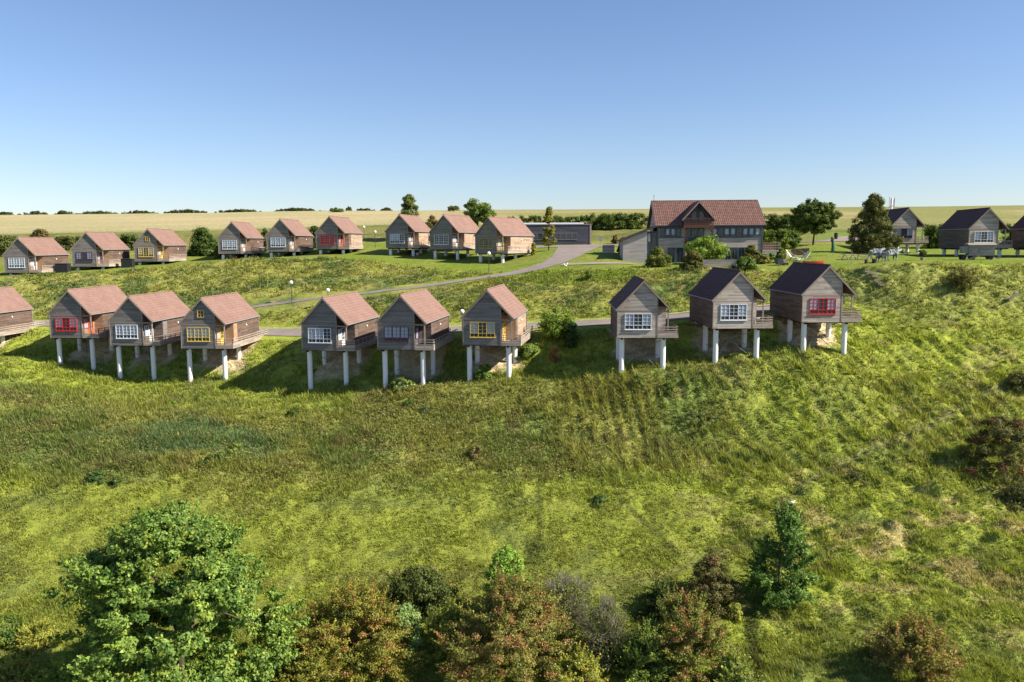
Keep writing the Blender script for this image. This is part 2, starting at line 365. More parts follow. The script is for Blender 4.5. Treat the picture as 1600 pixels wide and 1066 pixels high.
add_by('L0', at(19.5, 448.3, 111.5), (0, HL), 5.87, 3.8)
add_by('X1', at(1420.4, 324.7, 137.5), (0, 0), 5.87, 4.0)
add_by('X3', at(1578, 357.5, 125.0), (-2.75, HL), 2.96, 4.0)

# ------------------------------------------------------------------ ground mesh
def ground_colour(x, y, z, s, u):
    n = len(x); px = u * F + 800
    big = fbm(x * .045, y * .07, 31, 4); med = fbm(x * .22, y * .3, 41, 4); fin = fbm(x * .9, y * 1.1, 51, 3); pat = fbm(x * .11 + 40, y * .16, 61, 4)
    def c(*v): return np.array(v)[None, :]
    def lerp(a, b, t): return a + (b - a) * t[:, None]
    bright, olive, dark, tan, bluish = c(.150, .178, .030), c(.130, .128, .040), c(.058, .078, .026), c(.235, .195, .105), c(.062, .105, .050)
    C = np.repeat(bright, n, 0)
    # long rough vegetation in the middle of the slope, left and centre
    rough = ss(3.0, 3.5, s + (big - .5) * 1.4) * (1 - ss(0, .55, s + (big - .5) * .8 - 4.25 - .6 * ss(480, 640, px))) * (1 - .8 * ss(1080, 1220, px + (med - .5) * 260))
    C = lerp(C, olive, np.clip(.15 + .7 * (med - .35), 0, 1))
    C = lerp(C, lerp(np.repeat(olive * .98, n, 0), dark * 1.25, ss(.38, .62, pat)), rough * .8)
    C = lerp(C, np.repeat(c(.125, .085, .05), n, 0), rough * ss(.56, .68, fbm(x * .5, y * .6, 71, 3)) * .4)
    C = lerp(C, bluish, ss(.5, .8, np.exp(-((px - 290) / 190) ** 2 - ((s - 4.0) / .42) ** 2) + (med - .5) * .9) * .8)
    C = lerp(C, dark * 1.3, ss(.56, .74, med) * .45 * (s < 9))
    # dry straw patches low on the right
    dry = ss(1180, 1350, px) * ss(1.6, 2.1, s) * (1 - ss(2.9, 3.3, s)) * ss(.52, .66, fbm(x * .33, y * .7, 81, 4))
    C = lerp(C, tan, dry * .8)
    C = lerp(C, tan * .8, ss(.6, .75, fbm(x * .4 + 9, y * .8, 83, 4)) * .45 * (s < 9) * ss(900, 1200, px))
    # rough banks between the roads
    bank = np.maximum(ss(8.0, 8.25, s), ss(6.4, 7.2, s) * ss(1330, 1420, px) * .35) * (1 - ss(9.75 + .2 * (1 - ss(560, 700, px)), 9.98, s + (med - .5) * .12))
    bk = lerp(np.repeat(c(.145, .150, .040), n, 0), c(.060, .085, .028), ss(.40, .66, med)); bk = lerp(bk, c(.19, .15, .075), ss(.56, .7, fin) * .5); bk = lerp(bk, c(.150, .160, .048), ss(1290, 1380, px) * .8)
    C = lerp(C, bk, bank)
    low = ss(8.0, 8.1, s) * (1 - ss(8.5, 8.75, s)) * (1 - ss(1200, 1260, px)); C = lerp(C, c(.150, .165, .035), low * .6)
    # mown lawns
    lawn = ss(9.85 + .1 * (1 - ss(560, 700, px)), 10.0, s + (med - .5) * .05) * (1 - ss(12.05, 12.35, s))
    lawn = np.maximum(lawn, ss(640, 760, px) * (1 - ss(1240, 1320, px)) * ss(9.1, 9.35, s + (med - .5) * .4) * (1 - ss(9.9, 10.1, s)) * (px < 1000))
    lw = lerp(np.repeat(c(.155, .215, .026), n, 0), c(.195, .225, .045), ss(.35, .65, med)); lw = lw * (1 + .12 * (fin[:, None] - .5))
    C = lerp(C, lw, lawn)
    # verge in front of and behind the road
    verge = ss(6.85, 6.95, s) * (1 - ss(8.02, 8.1, s)) * (1 - ss(1215, 1245, px)); C = lerp(C, c(.150, .185, .032), verge * .7)
    # scrub bank behind the terraces
    sc = ss(12.05, 12.35, s) * (1 - ss(12.95, 13.02, s)); C = lerp(C, lerp(np.repeat(c(.10, .115, .035), n, 0), c(.155, .15, .05), ss(.4, .6, med)), sc)
    # stubble field and pasture
    fld = ss(12.97, 13.03, s)
    rowl = .5 + .5 * np.sin(y * .55 + x * .02)
    fa = lerp(np.repeat(c(.44, .36, .205), n, 0), c(.36, .33, .165), ss(.3, .7, fbm(x * .02, y * .05, 91, 3))) * (1 + .08 * (rowl[:, None] - .5))
    fb = lerp(np.repeat(c(.33, .275, .135), n, 0), c(.22, .225, .075), ss(.35, .65, fbm(x * .02, y * .03, 92, 4)))
    fb = lerp(fb, c(.19, .205, .07), ss(14.2, 14.8, s))
    C = lerp(C, lerp(fa, fb, ss(560, 860, px)), fld)
    C = lerp(C, c(.13, .17, .035), ss(1230, 1300, px) * ss(12.2, 12.5, s) * (1 - ss(13.05, 13.12, s)))
    # bare chalky earth below the stilt houses
    for k, (hx, hy, hz, ht, _) in HD.items():
        if k[0] not in 'LR': continue
        a = R(ht); dx, dy = x - hx, y - hy
        lx, ly = dx * math.cos(a) - dy * math.sin(a), dx * math.sin(a) + dy * math.cos(a)
        m = ss(3.3, 2.3, np.abs(lx - .2) + (fin - .5) * 2.0) * ss(2.2, 4.2, ly + (med - .5) * 3.5) * (1 - ss(9.6, 10.6, ly))
        C = lerp(C, c(.36, .285, .225) * (.75 + .5 * fin[:, None]), m * .85)
    g_ = (1 - lawn)[:, None]; md = (1 - .17 * (1 - ss(2.9, 3.4, s)) * (1 - ss(1080, 1250, px)))[:, None]
    C = np.where((s < 10.0)[:, None], C * (1 + (np.array([1.86, 1.90, 1.62]) * md - 1) * g_), C)
    C = np.where(((s >= 12.1) & (s < 13))[:, None], C * 1.25, C)
    return np.clip(C, 0, 1)
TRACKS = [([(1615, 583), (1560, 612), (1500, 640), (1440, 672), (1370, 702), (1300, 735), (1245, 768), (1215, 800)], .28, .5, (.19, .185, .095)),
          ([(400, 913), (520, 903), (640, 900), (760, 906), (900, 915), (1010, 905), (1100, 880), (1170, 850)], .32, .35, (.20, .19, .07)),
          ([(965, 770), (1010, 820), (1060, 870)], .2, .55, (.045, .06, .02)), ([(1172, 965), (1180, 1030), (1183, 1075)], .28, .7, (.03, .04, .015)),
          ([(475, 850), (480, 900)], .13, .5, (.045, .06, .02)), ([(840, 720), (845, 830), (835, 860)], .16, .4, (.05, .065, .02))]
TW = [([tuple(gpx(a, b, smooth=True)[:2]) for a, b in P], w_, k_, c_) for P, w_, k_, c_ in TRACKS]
def full_colour(x, y, z, s, u):
    C = ground_colour(x, y, z, s, u)
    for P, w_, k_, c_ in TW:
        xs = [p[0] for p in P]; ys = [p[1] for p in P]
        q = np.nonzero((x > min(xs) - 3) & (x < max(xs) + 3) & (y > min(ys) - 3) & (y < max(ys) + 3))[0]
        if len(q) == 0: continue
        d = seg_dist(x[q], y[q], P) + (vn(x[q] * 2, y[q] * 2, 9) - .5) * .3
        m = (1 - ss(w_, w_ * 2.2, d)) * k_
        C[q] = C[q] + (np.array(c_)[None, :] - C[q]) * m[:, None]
    return C
PTH = [((380, 483, .34), (440, 474, .34), (500, 467, .36), (560, 460, .4), (650, 450, .5), (730, 438, .85), (790, 429.5, 1.45), (835, 420, 1.75), (866, 410.5, 2.0), (884, 401.5, 2.3), (893, 394, 2.8), (900, 389, 3.4), (905, 386, 4.0)),
       ((878, 413.5, .8), (915, 412.3, .9), (960, 412, .9), (990, 413.5, .7))]
for L_ in PTH: FLAT.append(([tuple(gpx(a, b, smooth=True)[:2]) for a, b, w_ in L_], sum(q[2] for q in L_) / len(L_) + .5))
def build_ground():
    NU = 900; uu = np.concatenate([np.linspace(-1.9, -.72, 60, endpoint=False), np.linspace(-.72, .72, NU), np.linspace(.72, 1.9, 61)[1:]])
    spans = [(0, 1, 30), (1, 2, 44), (2, 3, 52), (3, 4, 44), (4, 5, 54), (5, 6, 26), (6, 7, 26), (7, 8, 14), (8, 9, 42), (9, 10, 42), (10, 11, 28), (11, 12, 16), (12, 13, 22), (13, 14, 26), (14, 15, 24), (15, 16, 8), (16, 17, 6)]
    sv = np.concatenate([np.linspace(a, b, n, endpoint=False) for a, b, n in spans] + [[17]])
    D, Z = rows(uu); k = np.clip(np.floor(sv).astype(int), 0, 16); fr = sv - k
    d = D[:, k] + (D[:, k + 1] - D[:, k]) * fr[None, :]            # (nu, ns)
    X = (uu[:, None] * d).ravel(); Y = d.ravel(); z, s, u = terrain(X, Y)
    nu, ns = d.shape; idx = np.arange(nu * ns).reshape(nu, ns)
    Fc = np.stack([idx[:-1, :-1], idx[1:, :-1], idx[1:, 1:], idx[:-1, 1:]], -1).reshape(-1, 4)
    me = npmesh("ground", np.stack([X, Y, z], 1), Fc, MAT['ground'], vcol=full_colour(X, Y, z, s, u), smooth=True)
    tag(link(bpy.data.objects.new("ground", me)), kind="structure")
build_ground()

# ---- roads and paths, draped a few cm above the ground
VEGFREE = []
def ribbon(name, pts, mat, lift=.035, kind="structure", sub=6, label=None):
    """pts: (x, y, halfwidth)"""
    P = []
    for (a, b) in zip(pts[:-1], pts[1:]):
        for k in range(sub): t = k / sub; P.append(tuple(a[i] + (b[i] - a[i]) * t for i in range(3)))
    P.append(pts[-1]); P = np.array(P); V = []; nC = 9
    for _ in range(6): P[1:-1] = (P[:-2] + 2 * P[1:-1] + P[2:]) / 4
    if 'path' in name: VEGFREE.append(([tuple(p[:2]) for p in P[::4]] + [tuple(P[-1][:2])], float(P[:, 2].mean()) + .5))
    for i, p in enumerate(P):
        q, r_ = P[max(i - 1, 0)], P[min(i + 1, len(P) - 1)]
        tx, ty = r_[0] - q[0], r_[1] - q[1]; l = math.hypot(tx, ty) or 1; nx, ny = -ty / l, tx / l
        V += [(p[0] + nx * p[2] * (2 * j / (nC - 1) - 1), p[1] + ny * p[2] * (2 * j / (nC - 1) - 1)) for j in range(nC)]
    V = np.array(V); z = terrain(V[:, 0], V[:, 1])[0] + lift
    n = len(P); idx = np.arange(n * nC).reshape(n, nC)
    Fc = np.stack([idx[:-1, :-1], idx[:-1, 1:], idx[1:, 1:], idx[1:, :-1]], -1).reshape(-1, 4)[:, ::-1]
    me = npmesh(name, np.column_stack([V, z]), Fc, mat, smooth=True)
    return tag(link(bpy.data.objects.new(name, me)), kind=kind)
pts = []
for px in list(range(-260, 1240, 40)):
    D, Z = rows(np.array([(px - 800) / F])); a, b = D[0, 7], D[0, 8]; m = (a + b) / 2 + .3; pts.append(((px - 800) / F * m, m, 2.1))
ribbon("road", pts, MAT['road'], .06, sub=8)
kp = [(p[0], p[1] + 2.25, .1) for p in pts]; ribbon("road_kerb", kp, MAT['kerb'], .14, sub=8)
def pr(L): return [(*gpx(a, b, smooth=True)[:2], w_) for a, b, w_ in L]
ribbon("path", pr(PTH[0]), MAT['road'], .06, sub=10)
ribbon("side_path", pr(PTH[1]), MAT['path'], .075)
ribbon("car_park", pr([(815, 386.5, 2.2), (860, 386, 3.2), (905, 385.3, 4.2), (945, 384, 2.6), (975, 382.5, 1.6)]), MAT['road'], .085)
ribbon("back_road", pr([(1246, 379, .5), (1290, 378, .9), (1318, 374, 2.4), (1345, 372, 3.2), (1375, 371, 3.2)]), MAT['road'], .07)

# ------------------------------------------------------------------ stilt cottages
SLOPE = (5.87 - 2.96) / 2.75
def zt(x): return 5.87 - SLOPE * abs(x)                  # roof top line
_mc = {}
def cached(key, fn):
    if key not in _mc: _mc[key] = fn()
    return _mc[key]
def roof_mesh(mat):
    b = MB(); n = 11; th = .17
    for sgn in (-1, 1):
        for i in range(n):
            xa, xb = 2.75 * i / n, 2.75 * (i + 1) / n
            poly = [(sgn * xa, zt(xa) - th - .03), (sgn * xa, zt(xa) - .02), (sgn * xb, zt(xb) + .035), (sgn * xb, zt(xb) - th)]
            if sgn > 0: poly = poly[::-1]
            b.prism(poly, .05, HL - .05)
    b.tube([(0, .03, 5.875), (0, HL - .03, 5.875)], .085, 8)
    return b.mesh("roof", mat)
def barge_mesh(y0, y1):
    b = MB(); e = zt(2.78)
    b.prism([(0, 5.80), (-2.78, e - .02), (-2.78, e - .24), (0, 5.60), (2.78, e - .24), (2.78, e - .02)], y0, y1)
    return b.mesh("bargeboard", MAT['trim'])
def gable_poly(xa, xb, z0=0.0):
    def zu(x): return zt(x) - .19
    P = [(xa, z0), (xa, zu(xa))]
    if xa < 0 < xb: P.append((0, zu(0)))
    return P + [(xb, zu(xb)), (xb, z0)]
def front_wall(mat):
    b = MB(); b.prism(gable_poly(-2.6, 1.44)[::-1], .2, .32)
    return b.mesh("front_wall", mat)
CORN = [(-2.63, -2.55, .17, .25, 0, 2.88), (1.38, 1.46, .17, .25, 0, zt(1.46) - .25), (-2.52, 1.36, .185, .21, 2.72, 2.80), (2.58, 2.64, HL - .3, HL - .22, 0, 2.85)]
def corner_trim(k):
    b = MB(); b.box(*CORN[k]); return b.mesh("corner_board", MAT['trim'])
def rear_body(mat):
    b = MB(); b.prism(gable_poly(-2.6, 1.44)[::-1], .32, 2.8); b.prism(gable_poly(-2.6, 2.6)[::-1], 2.8, HL - .2)
    return b.mesh("side_wall", mat)
def recess(mat):
    b = MB(); b.box(1.45, 1.475, .36, 2.76, .3, 3.4); b.box(1.48, 2.58, 2.76, 2.785, .3, 3.0)
    return b.mesh("porch_lining", mat)
def side_panel(mat):      # the differently weathered cladding on the long wall
    b = MB(); b.box(2.603, 2.622, 3.9, HL - .32, .32, 2.62); return b.mesh("wall_cladding", mat)
def floor_beams():
    b = MB()
    for x in (-2.1, 2.12): b.box(x - .09, x + .09, .3, HL - .4, -.2, -.003)
    for y in (.9, 5.2, 9.6): b.box(-2.5, 3.3, y - .07, y + .07, -.13, -.004)
    return b.mesh("floor_beam", MAT['dark'])
def deck_mesh(LD):
    b = MB(); b.box(1.45, 3.5, .2, 2.79, .06, .28); b.box(2.63, 3.5, 2.79, LD, .06, .28); b.box(3.5, 3.53, .2, LD, 0, .32); b.box(1.45, 3.53, .16, .2, 0, .32)
    return b.mesh("deck", MAT['deck'])
def railing_mesh(LD, solid):
    b = MB(); zr = (.62, .86, 1.12)
    def seg(p, q, n):
        for k in range(n + 1):
            x, y = p[0] + (q[0] - p[0]) * k / n, p[1] + (q[1] - p[1]) * k / n
            b.box(x - .035, x + .035, y - .035, y + .035, .1, 1.18)
        for z in zr:
            h = .045
            if p[0] == q[0]: b.box(p[0] + .037, p[0] + .065, p[1], q[1], z - h, z + h)
            else: b.box(p[0], q[0], p[1] - .065, p[1] - .037, z - h, z + h)
        if p[0] == q[0]: b.box(p[0] + .038, p[0] + .06, p[1], q[1], .335, .52 if solid else .40)
        else: b.box(p[0], q[0], p[1] - .06, p[1] - .038, .335, .52)
    seg((1.5, .25), (3.46, .25), 2); seg((3.46, .25), (3.46, LD - .04), int(LD / 1.25))
    if LD > 11.2: seg((2.66, HL), (2.66, LD - .04), 1)
    return b.mesh("railing", MAT['deck'])
def win_frame(W, Hh, cols, mat, small=False):
    """frame centred at x=0, z from 0; stands proud of y=0 towards -y"""
    b = MB(); t_ = .06 if not small else .055; y0, y1 = -.075, -.02
    b.box(-W / 2, W / 2, y0, y1, 0, t_); b.box(-W / 2, W / 2, y0, y1, Hh - t_, Hh)
    for k in range(cols + 1):
        x = -W / 2 + W * k / cols; q = t_ / 2 if 0 < k < cols else 0
        xa = x - q if k else x; xb = x + q if k < cols else x
        if k == 0: xb = x + t_
        if k == cols: xa = x - t_
        b.box(xa, xb, y0 - .004, y1, t_, Hh - t_)
    if not small:
        b.box(-W / 2 + t_, W / 2 - t_, y0 - .008, y1, Hh * .27 - .026, Hh * .27 + .026)
        for k in range(cols):
            xm = -W / 2 + W * (k + .5) / cols; b.box(xm - .013, xm + .013, -.06, y1, t_, Hh - t_)
        for r_ in (1, 2):
            z = Hh * .27 + (Hh * .73 - t_) * r_ / 3; b.box(-W / 2 + t_, W / 2 - t_, -.058, y1, z - .012, z + .012)
        b.box(-W / 2 - .05, W / 2 + .05, -.11, -.0, -.05, 0)
    else:
        b.box(-.015, .015, -.06, y1, t_, Hh - t_); b.box(-W / 2 + t_, W / 2 - t_, -.058, y1, Hh / 2 - .015, Hh / 2 + .015)
    return b.mesh("window", mat)
def add_window(parent, W, Hh, cols, accent, loc, rz=0.0, small=False, curtain=(1, 0, 1)):
    wd = link(bpy.data.objects.new("window", cached(('wf', W, Hh, cols, accent, small), lambda: win_frame(W, Hh, cols, MAT[accent], small))), parent)
    wd.location = loc; wd.rotation_euler = (0, 0, rz)
    def pane():
        b = MB(); b.box(-W / 2 + .02, W / 2 - .02, -.03, -.026, .03, Hh - .03); return b.mesh("glass_pane", MAT['clearglass'])
    link(bpy.data.objects.new("glass_pane", cached(('wp', W, Hh), pane)), wd)
    def back():
        b = MB(); b.box(-W / 2 + .01, W / 2 - .01, -.006, -.001, .02, Hh - .02); return b.mesh("unlit_room_board", MAT['glass'])  # dark board on the solid wall stands in for the unlit room
    link(bpy.data.objects.new("unlit_room_board", cached(('wb', W, Hh), back)), wd)
    for k in range(cols):
        if k < len(curtain) and curtain[k]:
            def cur():
                b = MB(); xa = .04 - W / cols / 2 + .04; xb = xa + W / cols - .16; m = 14
                za = Hh * .3 if not small else .06
                if curtain[k] == 2: za = .08
                tp = [(xa + (xb - xa) * i / m, -.018 + .006 * (i % 2), za) for i in range(m + 1)]; up = [(p[0], p[1], Hh - .05) for p in tp]
                b.add(tp + up, [(i, i + 1, i + m + 2, i + m + 1) for i in range(m)])
                return b.mesh("curtain", MAT['curtain'])
            co_ = link(bpy.data.objects.new("curtain", cached(('wc', W, Hh, cols, curtain[k]), cur)), wd); co_.location = (-W / 2 + W * (k + .5) / cols, 0, 0)
    return wd
def door_mesh(mat):
    b = MB(); y0, y1 = -.07, -.02
    b.box(-.47, -.37, y0, y1, 0, 2.1); b.box(.37, .47, y0, y1, 0, 2.1); b.box(-.37, .37, y0, y1, 2.0, 2.1); b.box(-.37, .37, y0, y1, 0, .75); b.box(-.02, .02, -.06, y1, .75, 2.0)
    for z in (1.15, 1.57): b.box(-.37, .37, -.058, y1, z - .02, z + .02)
    return b.mesh("door", mat)
def col_mesh():
    b = MB(); n = 18; b.tube([(0, 0, -1), (0, 0, 0)], .27, n); return b.mesh("column", MAT['white_concrete'], False)
def lamp_mesh():
    b = MB(); b.ball((0, 0, 0), (.07, .13, .13), 8, 6); return b.mesh("wall_lamp", MAT['lampwhite'], True)
def gutter_mesh(sg):
    b = MB(); b.tube([(sg * 2.79, .0, 2.86), (sg * 2.79, HL, 2.86)], .06, 6); return b.mesh("gutter", MAT['metal'])
def pipe_mesh():
    b = MB(); b.tube([(2.68, HL - .25, 2.84), (2.68, HL - .25, .2)], .04, 6); return b.mesh("downpipe", MAT['metal'])
def hxyz(h, lx, ly, lz=0):
    a = R(h[3]); return (h[0] + lx * math.cos(a) + ly * math.sin(a), h[1] - lx * math.sin(a) + ly * math.cos(a), h[2] + lz)
def cottage(key, label, accent, front, side, roofm, LD=11.9, gable_win=None, clad=None, curtain=(1, 0, 1), group=None, door=None, lining='wood_tan'):
    h = HD[key]; root = empty("stilt_cottage", (h[0], h[1], h[2]), -R(h[3])); tag(root, label, "cottage", group)
    def P(name, key_, fn, loc=None, sc=None, rz=0):
        o = link(bpy.data.objects.new(name, cached(key_, fn)), root)
        if loc: o.location = loc
        if sc: o.scale = sc
        if rz: o.rotation_euler = (0, 0, rz)
        return o
    P("roof", ('roof', roofm), lambda: roof_mesh(MAT[roofm])); P("bargeboard", 'barge0', lambda: barge_mesh(-.02, .045)); P("bargeboard", 'barge1', lambda: barge_mesh(HL - .045, HL + .02))
    P("front_wall", ('fw', front), lambda: front_wall(MAT[front])); P("side_wall", ('sw', side), lambda: rear_body(MAT[side])); [P("corner_board", ('ct', k), lambda k=k: corner_trim(k)) for k in range(4)]
    P("porch_lining", ('pl', lining), lambda: recess(MAT[lining]))
    if clad: P("wall_cladding", ('wcl', clad), lambda: side_panel(MAT[clad]))
    P("floor_beam", 'fb', floor_beams); P("deck", ('dk', LD), lambda: deck_mesh(LD)); P("railing", ('rl', LD), lambda: railing_mesh(LD, True))
    def post():
        b = MB(); b.box(2.44, 2.56, .26, .38, .28, 2.86); b.box(1.46, 2.6, .27, .37, 2.62, 2.76); return b.mesh("porch_post", MAT['trim'])
    P("porch_post", 'pp', post); P("gutter", 'gt0', lambda: gutter_mesh(1)); P("gutter", 'gt1', lambda: gutter_mesh(-1)); P("downpipe", 'dp', pipe_mesh); P("wall_lamp", 'lamp', lamp_mesh, (2.68, 6.6, 2.15))
    add_window(root, 2.66, 1.62, 3, accent, (-.52, .2, .86), 0, False, curtain)
    if gable_win: add_window(root, .78, .82, 1, gable_win, (-.12, .2, 3.62), 0, True, (0,))
    dm = door or accent
    d = P("door", ('dr', dm), lambda: door_mesh(MAT[dm]), (1.47, 1.95, .29), None, R(90))
    def dg():
        b = MB(); b.box(-.37, .37, -.035, -.03, .72, 2.03); return b.mesh("glass_pane", MAT['glass'])
    link(bpy.data.objects.new("glass_pane", cached('dg', dg)), d)
    add_window(root, .95, 1.25, 1, dm, (1.475, .95, 1.1), R(90), True, (2,))
    # columns reach the real ground
    feet = {}
    for ly in (.95, 5.2, 9.6):
        for lx in (-2.08, 2.12):
            wx, wy, _ = hxyz(h, lx, ly); L = h[2] - H(wx, wy) + .35 - .1
            if L > .5:
                P("column", 'col', col_mesh, (lx, ly, -.1), (1, 1, L)); feet[(lx, ly)] = L
    a_, b_ = feet.get((-2.08, .95)), feet.get((2.12, .95))
    if a_ and b_ and a_ > 2:
        m = MB(); zb = -min(a_, b_) + .3
        m.tube([(-2.08, 1.2, -.3), (2.12, 4.9, zb + .7)], .032, 5); m.tube([(2.12, 1.2, -.3), (-2.08, 4.9, zb + .7)], .032, 5)
        m.tube([(-.1, 3.0, zb * .45 - .1), (1.3, 1.5, zb + .2)], .03, 5); m.tube([(-.1, 3.0, zb * .45 - .1), (-1.5, 1.5, zb + .2)], .03, 5)
        m.build("bracing", MAT['cable'], root)
    return root
GL, GU = "stilt cottages in the lower row", "stilt cottages in the upper row"
GR, GX = "dark roofed stilt cottages on the right of the lower row", "dark roofed cottages on the lawn at the right"
cottage('L0', "pink roofed lower row cottage cut off by the left edge, only its long side showing", 'white', 'wood_dark', 'wood_brown', 'tile_pink', 11.9, None, 'wood_brown', group=GL)
cottage('L_red', "pink roofed lower row cottage with red window and orange door, on white columns", 'red', 'wood_dark', 'wood_brown', 'tile_pink', 11.9, None, 'wood_brown', (1, 0, 1), GL, 'orange')
cottage('L_white1', "pale windowed lower row cottage between the red windowed and the yellow windowed cottage", 'white', 'wood_dark', 'wood_dark', 'tile_pink', 11.9, None, 'wood_brown', (1, 1, 1), GL, lining='wood_shade')
cottage('L_yel1', "lower row cottage with yellow main window and small yellow window in its gable", 'yellow', 'wood_dark', 'wood_tan', 'tile_pink', 11.9, 'yellow', 'wood_brown', (1, 1, 1), GL)
cottage('L_white2', "pale windowed lower row cottage just left of the purple windowed one", 'white', 'wood_dark', 'wood_shade', 'tile_pink', 11.9, None, 'wood_brown', (1, 1, 0), GL, lining='wood_shade')
cottage('L_purp', "lower row cottage with dark purple window and long side railing", 'purple', 'wood_dark', 'wood_shade', 'tile_pink', 11.9, None, 'wood_brown', (1, 1, 1), GL, lining='wood_shade')
cottage('L_yel2', "lower row cottage with yellow window and plain gable, left of the round green bush", 'yellow', 'wood_dark', 'wood_shade', 'tile_pink', 11.4, None, 'wood_pale', (1, 0, 1), GL)
cottage('R1', "dark roofed white windowed lower row cottage, leftmost of its three", 'white', 'wood_mid', 'wood_shade', 'tile_dark', 11.0, None, None, (1, 0, 1), GR, lining='wood_mid')
cottage('R2', "dark roofed lower row cottage with white window, middle one of three", 'white', 'wood_mid', 'wood_shade', 'tile_dark', 11.0, None, None, (1, 0, 1), GR, lining='wood_mid')
cottage('R3', "dark roofed stilt cottage with red window at the right end of the lower row", 'red', 'wood_mid', 'wood_shade', 'tile_dark', 11.0, None, None, (1, 0, 1), GR, lining='wood_mid')
UL = 8.2
cottage('U1', "upper row pale windowed cottage nearest the left edge, beside a black bin store", 'white', 'wood_dark', 'wood_brown', 'tile_pink', UL, None, None, (1, 1, 1), GU)
cottage('U2', "upper row cottage with dark purple window, second from the left edge", 'purple', 'wood_dark', 'wood_brown', 'tile_pink', UL, None, None, (1, 0, 1), GU)
cottage('U3', "upper row cottage with bright yellow window and gable window, left of the dark shrubs", 'yellow', 'wood_dark', 'wood_brown', 'tile_pink', UL, 'yellow', None, (1, 0, 1), GU)
cottage('U4', "white windowed upper row cottage first to the right of the dark shrubs", 'white', 'wood_dark', 'wood_brown', 'tile_pink', UL, None, None, (1, 1, 1), GU)
cottage('U5', "upper row white windowed cottage immediately left of the red windowed one", 'white', 'wood_dark', 'wood_brown', 'tile_pink', UL, None, None, (1, 1, 1), GU)
cottage('U6', "upper row cottage with red window and red door beside two globe lamps", 'red', 'wood_dark', 'wood_brown', 'tile_pink', UL, None, 'wood_pale', (0, 0, 0), GU)
cottage('U7', "upper row cottage with grey-white window, first to the right of the globe lamps", 'white', 'wood_dark', 'wood_pale', 'tile_pink', UL, None, None, (1, 1, 0), GU)
cottage('U8', "upper row cottage with white window, middle of the three right of the globe lamps", 'white', 'wood_dark', 'wood_pale', 'tile_pink', UL, None, None, (0, 0, 0), GU)
cottage('U9', "upper row cottage with olive yellow window and gable window beside the curving road", 'olive_yellow', 'wood_dark', 'wood_pale', 'tile_pink', UL, 'olive_yellow', None, (0, 0, 0), GU)
cottage('X1', "dark roofed cottage with purple window half hidden by the big conifer on the lawn", 'purple', 'wood_mid', 'wood_shade', 'tile_dark', UL, None, None, (1, 0, 1), GX, lining='wood_mid')
cottage('X2', "dark roofed cottage with white window behind the grey wagon on the right lawn", 'white', 'wood_mid', 'wood_shade', 'tile_dark', UL, None, None, (1, 0, 1), GX, lining='wood_mid')
cottage('X3', "dark roofed cottage cut off by the right edge of the picture", 'white', 'wood_mid', 'wood_shade', 'tile_dark', UL, None, None, (1, 0, 1), GX, lining='wood_mid')
#@@PART2
# ------------------------------------------------------------------ foliage
LEAFGAIN = np.array([1.7, 1.65, 1.15])
def leaves_mesh(name, C, N, L, W, col, rs, mat='leaf'):
    """C leaf centres, N leaf normals, L,W half sizes, col per leaf"""
    n = len(C); N = N / np.linalg.norm(N, axis=1, keepdims=True)
    r = rs.normal(size=(n, 3)); A = np.cross(N, r); A /= np.linalg.norm(A, axis=1, keepdims=True); B = np.cross(N, A)
    L = np.broadcast_to(L, (n,))[:, None]; W = np.broadcast_to(W, (n,))[:, None]
    V = np.stack([C - A * L, C + B * W + A * L * .1, C + A * L, C - B * W + A * L * .1], 1).reshape(-1, 3)
    Fc = np.arange(4 * n).reshape(n, 4)
    return npmesh(name, V, Fc, MAT[mat], fcol=np.clip(col * LEAFGAIN, 0, 1))
def env_points(rs, n, shape, rx, ry, h, skin=.45):
    """points inside a crown of height h (z 0..h)"""
    ang = rs.uniform(0, 2 * np.pi, n)
    if shape == 'ball':
        v = rs.normal(size=(n, 3)); v /= np.linalg.norm(v, axis=1, keepdims=True); r = rs.uniform(0, 1, n) ** skin
        return np.stack([v[:, 0] * rx * r, v[:, 1] * ry * r, h / 2 + v[:, 2] * h / 2 * r], 1)
    t = rs.uniform(0, 1, n)
    if shape == 'dome': t = t ** 1.1; prof = (1 - t ** 2.2) ** .55 * (.80 + .2 * np.minimum(1, t * 4))
    elif shape == 'cone': t = t ** 1.5; prof = (1 - t) ** .75 * (.6 + .4 * np.minimum(1, t * 6)) + .04
    elif shape == 'egg': prof = np.sin(np.pi * np.clip(t * .9 + .07, 0, 1)) ** .6 * (1.05 - .45 * t)
    elif shape == 'mound': t = t ** 1.2; prof = (1 - t ** 1.6) ** .5
    else: prof = np.ones(n)
    r = rs.uniform(0, 1, n) ** skin
    # uneven outline
    prof = prof * (.86 + .22 * np.sin(ang * 3 + t * 7 + rs.uniform(0, 6)) * .6 + rs.normal(0, .05, n))
    return np.stack([np.cos(ang) * rx * prof * r, np.sin(ang) * ry * prof * r, t * h], 1)
GAIN2 = [1.0]
